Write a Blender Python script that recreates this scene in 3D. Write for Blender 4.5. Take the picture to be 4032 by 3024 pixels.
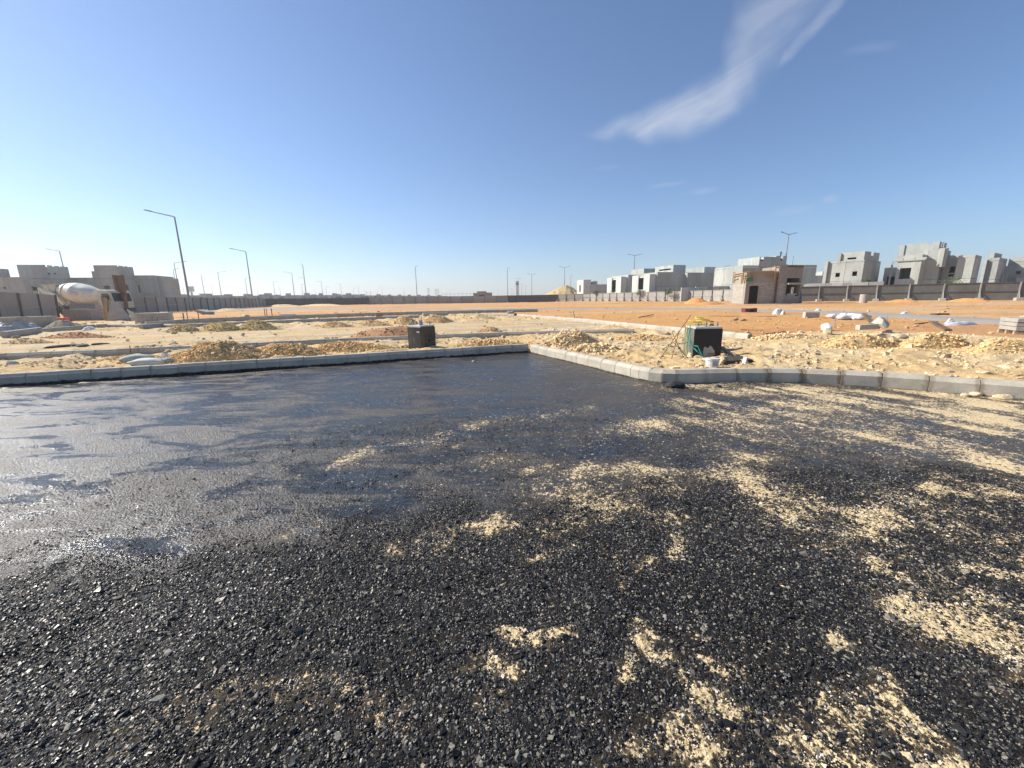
import bpy, bmesh, math, random
import numpy as np
from mathutils import Vector, Matrix

S = bpy.context.scene
for o in list(bpy.data.objects):
    bpy.data.objects.remove(o)
COL = S.collection

# ------------------------------------------------------------------ camera
HAZE = 0.00055
FPX, CAMH = 1580.0, 1.6                       # focal length in photo pixels, eye height
TH = math.atan(337 / FPX); RO = 0.014         # pitch down, roll
cf = Vector((0, math.cos(TH), -math.sin(TH)))
cu0 = Vector((0, math.sin(TH), math.cos(TH))); cr0 = Vector((1, 0, 0))
cr = math.cos(RO) * cr0 - math.sin(RO) * cu0
cu = math.cos(RO) * cu0 + math.sin(RO) * cr0
cam = bpy.data.cameras.new('camera'); camo = bpy.data.objects.new('camera', cam); COL.objects.link(camo)
cam.sensor_width = 36; cam.lens = 36 * FPX / 4032; cam.clip_start = 0.05; cam.clip_end = 9000
m = Matrix.Identity(4)
for i, v in enumerate((cr, cu, -cf)):
    for j in range(3):
        m[j][i] = v[j]
m[2][3] = CAMH
camo.matrix_world = m
S.camera = camo
S.render.resolution_x = 1024; S.render.resolution_y = 768

# ------------------------------------------------------------------ light
SUN_AZ, SUN_EL = math.radians(-72), math.radians(34)     # azimuth from +Y, clockwise
sund = Vector((math.sin(SUN_AZ) * math.cos(SUN_EL), math.cos(SUN_AZ) * math.cos(SUN_EL), math.sin(SUN_EL)))
sl = bpy.data.lights.new('sun', 'SUN'); so = bpy.data.objects.new('sun', sl); COL.objects.link(so)
sl.energy = 5.0; sl.angle = math.radians(0.55); sl.color = (1.0, 0.93, 0.82)
so.rotation_euler = (-sund).to_track_quat('-Z', 'Y').to_euler(); so.location = (-30, 10, 40)
S.view_settings.view_transform = 'Standard'; S.view_settings.look = 'None'
S.view_settings.exposure = 0.66; S.view_settings.gamma = 1.0; S.view_settings.use_curve_mapping = False

def ray(px, py):
    return cf * FPX + cr * (px - 2016) - cu * (py - 1512)

W = bpy.data.worlds.new('World'); S.world = W; W.use_nodes = True
wt = W.node_tree; wn = wt.nodes; wl = wt.links
for n in list(wn): wn.remove(n)
def N(t, kind, **kw):
    n = t.nodes.new(kind)
    for k, v in kw.items(): setattr(n, k, v)
    return n
def setin(t, sock, v):
    if hasattr(v, 'is_output') or isinstance(v, bpy.types.NodeSocket): t.links.new(v, sock)
    else: sock.default_value = v
def math_(t, op, a, b=0.0, c=None, clamp=False):
    n = N(t, 'ShaderNodeMath', operation=op, use_clamp=clamp)
    setin(t, n.inputs[0], a); setin(t, n.inputs[1], b)
    if c is not None: setin(t, n.inputs[2], c)
    return n.outputs[0]
def vdot(t, a, v):
    n = N(t, 'ShaderNodeVectorMath', operation='DOT_PRODUCT'); setin(t, n.inputs[0], a); n.inputs[1].default_value = v
    return n.outputs['Value']
def smooth(t, x, lo, hi, a=0.0, b=1.0):
    n = N(t, 'ShaderNodeMapRange', interpolation_type='SMOOTHSTEP'); setin(t, n.inputs[0], x)
    n.inputs[1].default_value = lo; n.inputs[2].default_value = hi; n.inputs[3].default_value = a; n.inputs[4].default_value = b
    return n.outputs[0]
def mixc(t, fac, a, b, blend='MIX'):
    n = N(t, 'ShaderNodeMix', data_type='RGBA', blend_type=blend)
    setin(t, n.inputs[0], fac); setin(t, n.inputs[6], a if not isinstance(a, tuple) else (*a[:3], 1)); setin(t, n.inputs[7], b if not isinstance(b, tuple) else (*b[:3], 1))
    return n.outputs[2]
def noise(t, vec, scale, detail=4, rough=0.55, dist=0.0, out=0):
    n = N(t, 'ShaderNodeTexNoise'); n.inputs['Scale'].default_value = scale; n.inputs['Detail'].default_value = detail
    n.inputs['Roughness'].default_value = rough; n.inputs['Distortion'].default_value = dist
    if vec is not None: t.links.new(vec, n.inputs['Vector'])
    return n.outputs[out]
def rampf(t, x, stops, interp='B_SPLINE'):
    n = N(t, 'ShaderNodeValToRGB'); r = n.color_ramp; r.interpolation = interp
    while len(r.elements) < len(stops): r.elements.new(0.5)
    for e, (p, v) in zip(r.elements, stops): e.position = p; e.color = (v, v, v, 1)
    t.links.new(x, n.inputs[0]); return n.outputs[0]

sky = N(wt, 'ShaderNodeTexSky', sky_type='NISHITA', sun_disc=False)
sky.sun_elevation = SUN_EL; sky.sun_rotation = SUN_AZ; sky.altitude = 600
sky.air_density = 1.0; sky.dust_density = 0.45; sky.ozone_density = 6.0
bg = N(wt, 'ShaderNodeBackground'); bg.inputs[1].default_value = 0.097
wo = N(wt, 'ShaderNodeOutputWorld')
tc = N(wt, 'ShaderNodeTexCoord'); dirv = tc.outputs['Generated']
# cirrus wisps, fixed on the sky dome (gnomonic coordinates about the wisp's own direction)
cc = ray(2780, 270).normalized()
a0 = ray(2330, 560).normalized(); a1 = ray(3260, -60).normalized()
def gno(px, py):
    d = ray(px, py).normalized(); k = d.dot(cc); return d.dot(e1) / k, d.dot(e2) / k
e1 = (a1 / a1.dot(cc) - a0 / a0.dot(cc)).normalized(); e2 = cc.cross(e1).normalized()
dc = vdot(wt, dirv, cc); s_ = math_(wt, 'DIVIDE', vdot(wt, dirv, e1), dc); n_ = math_(wt, 'DIVIDE', vdot(wt, dirv, e2), dc)
front = math_(wt, 'GREATER_THAN', dc, 0.2)
comb = N(wt, 'ShaderNodeCombineXYZ'); wl.new(s_, comb.inputs[0]); wl.new(n_, comb.inputs[1])
w1 = noise(wt, comb.outputs[0], 7, 5, 0.6); w2 = noise(wt, comb.outputs[0], 3.2, 4, 0.6, out=0)
mp = N(wt, 'ShaderNodeMapping'); mp.inputs['Rotation'].default_value = (0, 0, math.radians(-24)); mp.inputs['Scale'].default_value = (3.2, 20, 1)
wl.new(comb.outputs[0], mp.inputs[0])
streak = noise(wt, mp.outputs[0], 1.4, 6, 0.62, 1.0)
def wisp(path, w1amp, name):
    pts = [gno(x, y) + (w, dn) for x, y, w, dn in path]
    s0, s1 = pts[0][0], pts[-1][0]
    t = math_(wt, 'DIVIDE', math_(wt, 'SUBTRACT', s_, s0), s1 - s0)
    fn = [((p[0] - s0) / (s1 - s0), p[1] + 0.5, p[2] / 1700.0, p[3]) for p in pts]
    tw = math_(wt, 'ADD', t, math_(wt, 'MULTIPLY', math_(wt, 'SUBTRACT', w2, 0.5), 0.10))
    c = math_(wt, 'SUBTRACT', rampf(wt, tw, [(f[0], f[1]) for f in fn], 'EASE'), 0.5)
    wd = rampf(wt, tw, [(f[0], f[2]) for f in fn], 'EASE'); dn = rampf(wt, tw, [(f[0], f[3]) for f in fn], 'EASE')
    nn = math_(wt, 'ADD', n_, math_(wt, 'MULTIPLY', math_(wt, 'SUBTRACT', w1, 0.5), w1amp))
    dd = math_(wt, 'DIVIDE', math_(wt, 'ABSOLUTE', math_(wt, 'SUBTRACT', nn, c)), math_(wt, 'ADD', wd, 0.0005))
    body = smooth(wt, dd, 0.1, 1.15, 1.0, 0.0)
    return math_(wt, 'MULTIPLY', body, dn)
main = wisp([(2260, 540, 10, 0), (2420, 512, 42, .26), (2560, 500, 70, .54), (2700, 455, 76, .64), (2850, 375, 80, .62), (2915, 270, 105, .46), (2960, 160, 120, .34), (3060, 40, 120, .30), (3200, -120, 130, .3), (3420, -330, 60, 0)], 0.055, 'a')
side = wisp([(3040, 280, 6, 0), (3090, 215, 22, .32), (3170, 130, 26, .25), (3270, 30, 26, .3), (3400, -80, 8, 0)], 0.03, 'b')
cl = math_(wt, 'MULTIPLY', math_(wt, 'MAXIMUM', main, side), smooth(wt, streak, 0.25, 0.72, 0.5, 1.15))
for (px, py, rx, ry, k) in [(2620, 728, 75, 9, .14), (2765, 752, 60, 14, .18), (3268, 783, 34, 16, .20), (3120, 828, 90, 16, .10), (2390, 660, 60, 12, .07), (3430, 190, 110, 22, .08)]:
    gs, gn = gno(px, py); g2 = gno(px + 100, py - 14); g3 = gno(px + 14, py + 100)
    M2 = np.linalg.inv(np.array([[(g2[0] - gs) * rx / 100, (g3[0] - gs) * ry / 100], [(g2[1] - gn) * rx / 100, (g3[1] - gn) * ry / 100]]))
    ds = math_(wt, 'SUBTRACT', s_, gs); dn = math_(wt, 'SUBTRACT', n_, gn)
    A = math_(wt, 'ADD', math_(wt, 'MULTIPLY', ds, float(M2[0, 0])), math_(wt, 'MULTIPLY', dn, float(M2[0, 1])))
    B = math_(wt, 'ADD', math_(wt, 'MULTIPLY', ds, float(M2[1, 0])), math_(wt, 'MULTIPLY', dn, float(M2[1, 1])))
    rr = math_(wt, 'SQRT', math_(wt, 'ADD', math_(wt, 'MULTIPLY', A, A), math_(wt, 'MULTIPLY', B, B)))
    rr = math_(wt, 'ADD', rr, math_(wt, 'MULTIPLY', math_(wt, 'SUBTRACT', streak, 0.5), 1.8))
    cl = math_(wt, 'MAXIMUM', cl, smooth(wt, rr, 0.1, 1.4, k, 0.0))
cl = math_(wt, 'MULTIPLY', cl, front, clamp=True)
CLOUD_R = (4.6, 4.9, 5.6)
wl.new(mixc(wt, cl, sky.outputs[0], CLOUD_R), bg.inputs[0]); wl.new(bg.outputs[0], wo.inputs[0])

# ------------------------------------------------------------------ noise and terrain in numpy
def _h(ix, iy, seed):
    n = (ix.astype(np.int64) * 374761393 + iy.astype(np.int64) * 668265263 + seed * 974711) & 0xffffffff
    n = ((n ^ (n >> 13)) * 1274126177) & 0xffffffff
    n = ((n ^ (n >> 15)) * 2246822519) & 0xffffffff
    return ((n ^ (n >> 16)) & 0xffffff) / float(0xffffff)
def vno(x, y, seed=0):
    x = np.asarray(x, float); y = np.asarray(y, float)
    ix = np.floor(x); iy = np.floor(y); fx = x - ix; fy = y - iy
    fx = fx * fx * (3 - 2 * fx); fy = fy * fy * (3 - 2 * fy)
    a = _h(ix, iy, seed); b = _h(ix + 1, iy, seed); c = _h(ix, iy + 1, seed); d = _h(ix + 1, iy + 1, seed)
    return (a * (1 - fx) + b * fx) * (1 - fy) + (c * (1 - fx) + d * fx) * fy
def fbm(x, y, o=4, seed=0, g=0.5):
    s = 0; a = 1; t = 0; ca, sa = math.cos(0.6), math.sin(0.6)
    for i in range(o):
        s = s + a * vno(x, y, seed + i * 17); t += a; a *= g
        x, y = (x * ca - y * sa) * 2.03 + 7.1, (x * sa + y * ca) * 2.03 + 3.7
    return s / t                                   # 0..1
def sst(a, b, x):
    t = np.clip((np.asarray(x, float) - a) / (b - a), 0, 1); return t * t * (3 - 2 * t)

def G(px, py, z=0.0):
    d = ray(px, py); t = (z - CAMH) / d.z; return (d.x * t, d.y * t)

K1 = [(-40.0, -3.72), (-10.25, 7.87), (-4.72, 10.02), (0.53, 12.07)]
KR = [(0.53, 12.07), (1.73, 9.45), (2.40, 7.98), (2.62, 7.56), (2.92, 7.34), (3.4, 7.33), (4.2, 7.36), (5.17, 7.30), (6.21, 6.88), (7.0, 6.39), (7.9, 5.72), (14, 1.0), (30, -11)]
ROADP = np.array(K1 + KR[1:] + [(30, -60), (-60, -60), (-60, -11.5)])
EDGE = np.array(K1 + KR[1:])
def inpoly(x, y, P):
    r = np.zeros(np.shape(x), bool); n = len(P)
    for i in range(n):
        x0, y0 = P[i]; x1, y1 = P[(i + 1) % n]
        if y0 == y1: continue
        c = ((y0 > y) != (y1 > y)) & (x < (x1 - x0) * (y - y0) / (y1 - y0) + x0)
        r ^= c
    return r
def dpoly(x, y, P):
    d = np.full(np.shape(x), 1e9)
    for i in range(len(P) - 1):
        ax, ay = P[i]; bx, by = P[i + 1]; dx, dy = bx - ax, by - ay
        t = np.clip(((x - ax) * dx + (y - ay) * dy) / (dx * dx + dy * dy), 0, 1)
        d = np.minimum(d, np.hypot(x - ax - t * dx, y - ay - t * dy))
    return d
def sdroad(x, y):
    x = np.asarray(x, float); y = np.asarray(y, float)
    d = dpoly(x, y, EDGE); return np.where(inpoly(x, y, ROADP), -d, d)
def th0(x, y):                                     # smooth terrain height
    x = np.asarray(x, float); y = np.asarray(y, float)
    sd = sdroad(x, y)
    z = 0.15 + 0.07 * sst(3, 8, sd)
    z = z + 0.2 * sst(56, 70, y + 0.35 * x) * sst(8, 25, x)
    return -0.15 + (z + 0.15) * sst(0.05, 0.17, sd)
def T(px, py, it=9):
    z = 0.2
    for _ in range(it):
        x, y = G(px, py, z); z = float(th0(x, y))
    return Vector((x, y, z))
def uat(px, py=1150):
    d = ray(px, py); return d.x / d.y
def zat(px, py, Y):
    d = ray(px, py); return CAMH + Y * d.z / d.y

# ------------------------------------------------------------------ materials
MATS = {}
def newmat(name):
    mt = bpy.data.materials.new(name); mt.use_nodes = True; t = mt.node_tree
    b = t.nodes['Principled BSDF']; MATS[name] = mt; return mt, t, b
def objco(t):
    return N(t, 'ShaderNodeTexCoord').outputs['Object']
def worldpos(t):
    return N(t, 'ShaderNodeNewGeometry').outputs['Position']
def bump(t, b, h, strength=0.3, dist=0.02):
    n = N(t, 'ShaderNodeBump'); n.inputs['Strength'].default_value = strength; n.inputs['Distance'].default_value = dist
    t.links.new(h, n.inputs['Height']); t.links.new(n.outputs[0], b.inputs['Normal'])
def simple(name, c1, c2, scale=3.0, rough=0.85, bstr=0.25, bd=0.01, metal=0.0, world=True, detail=5, fine=8.0):
    mt, t, b = newmat(name); v = worldpos(t) if world else objco(t)
    n1 = noise(t, v, scale, detail, 0.6); n2 = noise(t, v, scale * fine, 3, 0.6)
    f = smooth(t, math_(t, 'ADD', math_(t, 'MULTIPLY', n1, 0.65), math_(t, 'MULTIPLY', n2, 0.35)), 0.33, 0.67)
    t.links.new(mixc(t, f, c1, c2), b.inputs['Base Color'])
    b.inputs['Roughness'].default_value = rough; b.inputs['Metallic'].default_value = metal
    if bstr: bump(t, b, n2, bstr, bd)
    return mt
simple('timber', (.30, .21, .12), (.46, .35, .22), 4, .8)
simple('timber_dark', (.10, .07, .045), (.2, .14, .09), 4, .8)
simple('timber_yellow', (.42, .25, .07), (.55, .36, .14), 4, .8)
simple('rust', (.10, .055, .03), (.22, .13, .08), 3, .8)
simple('steel_dark', (.09, .09, .095), (.15, .15, .15), 3, .55, .05, metal=.4)
simple('galv', (.22, .225, .23), (.33, .33, .34), 3, .5, .05, metal=.3)
simple('white_plastic', (.55, .55, .54), (.66, .66, .64), 6, .5, .1)
simple('grey_plastic', (.3, .31, .34), (.42, .42, .45), 4, .6, .3)
simple('maroon', (.13, .02, .04), (.2, .035, .06), 5, .5, .1)
simple('red_plastic', (.62, .06, .03), (.7, .1, .05), 5, .45, .1)
simple('green_cloth', (.02, .16, .08), (.04, .25, .13), 5, .8, .2)
simple('teal_strap', (.02, .22, .2), (.05, .32, .28), 9, .6, .1)
simple('rope', (.55, .43, .04), (.7, .58, .09), 30, .8, .3)
simple('rubber', (.012, .012, .013), (.03, .028, .026), 6, .8, .2)
simple('truck_white', (.55, .56, .47), (.70, .70, .62), 1.2, .6, .05)
simple('truck_dirty', (.42, .42, .33), (.58, .58, .47), 2, .6, .1)
simple('chassis', (.03, .03, .032), (.08, .075, .065), 3, .7, .1)
simple('glass_dark', (.015, .017, .02), (.02, .022, .025), 3, .08, 0)
simple('purple', (.22, .16, .42), (.3, .22, .5), 9, .5, 0)
simple('sack', (.42, .43, .38), (.62, .61, .54), 3, .9, .5, .02)
simple('sack_white', (.52, .52, .54), (.70, .70, .71), 6, .8, .5, .02)
simple('sack_teal', (.24, .31, .30), (.45, .46, .41), 5, .9, .4, .02)
simple('tarp', (.28, .28, .29), (.42, .42, .43), 3, .6, .5, .03)
simple('dark_rubbish', (.03, .025, .022), (.1, .08, .06), 7, .9, .6, .03)
simple('lit_grey', (.08, .095, .08), (.18, .195, .165), 3, .6, .3)  # lit side of a black block, its sheen painted as lighter grey
simple('lit_dusty_bitumen', (.05, .04, .027), (.17, .135, .085), 3, .8, .3)  # bitumen browned by dust, with glancing light painted in
simple('limestone', (.46, .36, .22), (.62, .50, .33), 6, .95, .5, .02)
simple('block', (.30, .28, .25), (.40, .375, .33), 5, .95, .5, .008)
simple('block_pale', (.34, .32, .28), (.46, .43, .375), 5, .95, .5, .008)
simple('mortar', (.24, .20, .15), (.33, .28, .22), 9, .95, .4, .01)
simple('skin', (.22, .12, .08), (.25, .14, .09), 9, .6, 0)
simple('cloth_dark', (.05, .06, .05), (.1, .11, .09), 9, .9, .1)
simple('cloth_white', (.7, .7, .7), (.8, .8, .8), 9, .9, .1)
simple('green_sign', (.01, .15, .06), (.015, .2, .09), 3, .5, 0)
simple('trunk', (.12, .09, .06), (.2, .15, .1), 9, .9, .3)
simple('leaf', (.05, .09, .025), (.11, .16, .05), 2, .7, 0)
simple('fence_mesh', (.065, .063, .06), (.105, .10, .094), 1.2, .8, .1)

def concrete(name, c1, c2, scale=0.5, seam=0.0):
    mt, t, b = newmat(name); v = worldpos(t)
    mpg = N(t, 'ShaderNodeMapping'); mpg.inputs['Scale'].default_value = (1, 1, 0.35); t.links.new(v, mpg.inputs[0])
    a = noise(t, mpg.outputs[0], scale, 6, 0.65); st = noise(t, mpg.outputs[0], scale * 4.5, 5, 0.65); f = noise(t, v, scale * 22, 3, 0.6)
    k = math_(t, 'ADD', math_(t, 'MULTIPLY', a, 0.5), math_(t, 'ADD', math_(t, 'MULTIPLY', st, 0.35), math_(t, 'MULTIPLY', f, 0.15)))
    c = mixc(t, smooth(t, k, 0.35, 0.65), c1, c2)
    c = mixc(t, smooth(t, st, 0.53, 0.70, 0, 0.55), c, tuple(x * 0.72 for x in c1))
    oi = N(t, 'ShaderNodeObjectInfo')
    vv = math_(t, 'ADD', math_(t, 'MULTIPLY', oi.outputs['Random'], 0.22), 0.89)
    hs = N(t, 'ShaderNodeHueSaturation'); t.links.new(c, hs.inputs['Color']); t.links.new(vv, hs.inputs['Value'])
    t.links.new(hs.outputs[0], b.inputs['Base Color'])
    b.inputs['Roughness'].default_value = 0.9; bump(t, b, f, 0.3, 0.02); return mt
concrete('concrete', (.31, .325, .30), (.46, .475, .445))
concrete('concrete_pale', (.42, .435, .41), (.60, .61, .58))
concrete('concrete_far', (.26, .265, .26), (.36, .36, .35), .2)
concrete('fence_board', (.28, .265, .235), (.37, .35, .315), .9)
concrete('fence_post', (.13, .12, .10), (.19, .178, .152), 2)
concrete('fence_grey', (.30, .295, .26), (.38, .37, .335), .9)
concrete('fence_rail', (.28, .27, .25), (.40, .39, .36), 2)
concrete('path_grey', (.30, .275, .235), (.38, .35, .305), .35)
concrete('fence_dark', (.115, .112, .10), (.17, .165, .148), 1.1)
concrete('brickwork', (.25, .228, .19), (.35, .32, .27), .9)

# kerbstones: concrete with tar at the foot and damp stains round the joints
mt, t, b = newmat('kerb'); v = objco(t); wv = worldpos(t)
sx = N(t, 'ShaderNodeSeparateXYZ'); t.links.new(v, sx.inputs[0])
a = noise(t, wv, 2.2, 5, .65); f = noise(t, wv, 40, 4, .65); md = noise(t, wv, 9, 4, .6)
c = mixc(t, smooth(t, a, .35, .65), (.38, .345, .275), (.50, .455, .37))
c = mixc(t, smooth(t, f, .45, .75, 0, .45), c, (.25, .23, .19))
at = N(t, 'ShaderNodeAttribute', attribute_type='OBJECT', attribute_name='stain')
ex = math_(t, 'ADD', math_(t, 'ABSOLUTE', sx.outputs[0]), math_(t, 'MULTIPLY', math_(t, 'SUBTRACT', md, .5), .16))
c = mixc(t, math_(t, 'MULTIPLY', smooth(t, ex, .20, .26), at.outputs['Fac']), c, (.21, .165, .11))
at2 = N(t, 'ShaderNodeAttribute', attribute_type='OBJECT', attribute_name='tar')
tz = math_(t, 'SUBTRACT', sx.outputs[2], math_(t, 'MULTIPLY', at2.outputs['Fac'], math_(t, 'ADD', math_(t, 'MULTIPLY', md, .14), math_(t, 'MULTIPLY', a, .06))))
tarf = smooth(t, tz, -.028, .006, 1, 0)
c = mixc(t, math_(t, 'MULTIPLY', tarf, math_(t, 'GREATER_THAN', at2.outputs['Fac'], .01)), c, (.012, .012, .013))
t.links.new(c, b.inputs['Base Color']); b.inputs['Roughness'].default_value = .88; bump(t, b, f, .35, .006)

# bitumen-coated foundation blocks
mt, t, b = newmat('bitumen'); v = objco(t)
a = noise(t, v, 2.6, 6, .7, .6); f = noise(t, v, 26, 4, .6)
c = mixc(t, smooth(t, a, .52, .72), (.012, .011, .010), (.07, .055, .035)); c = mixc(t, smooth(t, f, .62, .75, 0, .5), c, (.16, .14, .11))
t.links.new(c, b.inputs['Base Color']); t.links.new(smooth(t, a, .3, .7, .3, .7), b.inputs['Roughness']); bump(t, b, f, .4, .006)

# sand and earth: colour comes from the mesh, grain from noise
def earth(name, attr=None, col=None, bs=0.7):
    mt, t, b = newmat(name); v = worldpos(t)
    f = noise(t, v, 9, 6, .7); g = noise(t, v, 55, 4, .65); lo = noise(t, v, 1.1, 5, .6)
    if attr: base = N(t, 'ShaderNodeAttribute', attribute_name=attr).outputs['Color']
    else: base = N(t, 'ShaderNodeRGB').outputs[0]; base.default_value = (*col, 1)
    k = math_(t, 'ADD', math_(t, 'MULTIPLY', f, .5), math_(t, 'ADD', math_(t, 'MULTIPLY', g, .25), math_(t, 'MULTIPLY', lo, .25)))
    hs = N(t, 'ShaderNodeHueSaturation'); t.links.new(base, hs.inputs['Color']); t.links.new(smooth(t, k, .3, .7, .72, 1.2), hs.inputs['Value'])
    t.links.new(hs.outputs[0], b.inputs['Base Color']); b.inputs['Roughness'].default_value = .97; b.inputs['Specular IOR Level'].default_value = .2
    hh = math_(t, 'ADD', f, math_(t, 'MULTIPLY', g, .35)); bump(t, b, hh, bs, .05); return mt
earth('ground', 'tint', bs=.85)
YEL, ORA, PAL, RED, GRY = (.64, .45, .225), (.61, .33, .125), (.66, .50, .29), (.45, .255, .14), (.26, .225, .175)
earth('earth_yellow', col=YEL); earth('earth_pale', col=PAL); earth('earth_red', col=RED); earth('earth_orange', col=(.58, .29, .11), bs=.25)
earth('earth_grey', col=GRY); earth('earth_olive', col=(.55, .42, .205))

# scattered stones take their tint from the scatter points
def tinted(name, rough, spec, wet=False):
    mt, t, b = newmat(name); v = worldpos(t)
    base = N(t, 'ShaderNodeAttribute', attribute_type='INSTANCER', attribute_name='tint').outputs['Color']
    f = noise(t, v, 140 if wet else 30, 3, .6)
    hs = N(t, 'ShaderNodeHueSaturation'); t.links.new(base, hs.inputs['Color']); t.links.new(smooth(t, f, .3, .7, .7, 1.25), hs.inputs['Value'])
    t.links.new(hs.outputs[0], b.inputs['Base Color']); b.inputs['Specular IOR Level'].default_value = spec
    if wet:
        sp = N(t, 'ShaderNodeSeparateColor'); t.links.new(base, sp.inputs[0])
        t.links.new(smooth(t, sp.outputs[0], .05, .25, rough, .9), b.inputs['Roughness'])
        bump(t, b, f, .3, .002)
    else:
        b.inputs['Roughness'].default_value = rough; bump(t, b, f, .5, .01)
    return mt
tinted('clod', .97, .2); tinted('chipping', .42, .42, True)

# primed road: tar, sand film and loose chippings painted from mesh attributes
mt, t, b = newmat('road'); v = worldpos(t)
sa = N(t, 'ShaderNodeAttribute', attribute_name='sand').outputs['Fac']; we = N(t, 'ShaderNodeAttribute', attribute_name='smooth_tar').outputs['Fac']
n1 = noise(t, v, 1.3, 6, .6, .4); n2 = noise(t, v, 45, 5, .7); n3 = noise(t, v, 130, 3, .6); n4 = noise(t, v, 6, 5, .65)
vo = N(t, 'ShaderNodeTexVoronoi', feature='F1'); vo.inputs['Scale'].default_value = 55; t.links.new(v, vo.inputs['Vector'])
mpr = N(t, 'ShaderNodeMapping'); mpr.inputs['Rotation'].default_value = (0, 0, -.37); mpr.inputs['Scale'].default_value = (.55, 1.5, 1); t.links.new(v, mpr.inputs[0])
n5 = noise(t, mpr.outputs[0], 1.5, 9, .72, .8); n6 = noise(t, v, 20, 5, .72)
tar = mixc(t, smooth(t, n5, .40, .62), (.018, .017, .016), (.075, .060, .044))
tar = mixc(t, math_(t, 'MULTIPLY', smooth(t, n6, .50, .74, 0, .8), math_(t, 'ADD', math_(t, 'MULTIPLY', we, .8), .2)), tar, (.14, .127, .108))
tar = mixc(t, smooth(t, we, .2, .9, .8, 0), tar, (.010, .0093, .0088))
tar = mixc(t, smooth(t, sa, .03, .42, 0, .62), tar, (.12, .09, .053))
tar = mixc(t, smooth(t, n2, .28, .46, .75, 0), tar, (.008, .008, .009))
sc = mixc(t, smooth(t, n2, .35, .65), (.55, .41, .22), (.74, .58, .345))
grain = math_(t, 'ADD', math_(t, 'MULTIPLY', n2, .46), math_(t, 'ADD', math_(t, 'MULTIPLY', n6, .42), math_(t, 'MULTIPLY', n4, .12)))
sf = smooth(t, math_(t, 'ADD', sa, math_(t, 'MULTIPLY', math_(t, 'SUBTRACT', grain, .5), 5.6)), .42, .66)
t.links.new(mixc(t, sf, tar, sc), b.inputs['Base Color'])
rt = math_(t, 'ADD', smooth(t, n5, .36, .62, .19, .48), math_(t, 'MULTIPLY', math_(t, 'SUBTRACT', 1.0, we), .16))
mr = N(t, 'ShaderNodeMix'); t.links.new(sf, mr.inputs[0]); t.links.new(rt, mr.inputs[2]); mr.inputs[3].default_value = .95
t.links.new(mr.outputs[0], b.inputs['Roughness']); t.links.new(math_(t, 'ADD', .12, math_(t, 'MULTIPLY', we, .4)), b.inputs['Specular IOR Level'])
hgt = math_(t, 'ADD', math_(t, 'ADD', n2, math_(t, 'MULTIPLY', n6, .55)), math_(t, 'ADD', math_(t, 'MULTIPLY', n3, .7), math_(t, 'MULTIPLY', vo.outputs['Distance'], .8)))
bn = N(t, 'ShaderNodeBump'); bn.inputs['Distance'].default_value = .012; t.links.new(hgt, bn.inputs['Height'])
t.links.new(math_(t, 'SUBTRACT', .85, math_(t, 'MULTIPLY', we, smooth(t, n5, .38, .6, .55, .0))), bn.inputs['Strength']); t.links.new(bn.outputs[0], b.inputs['Normal'])

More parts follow.
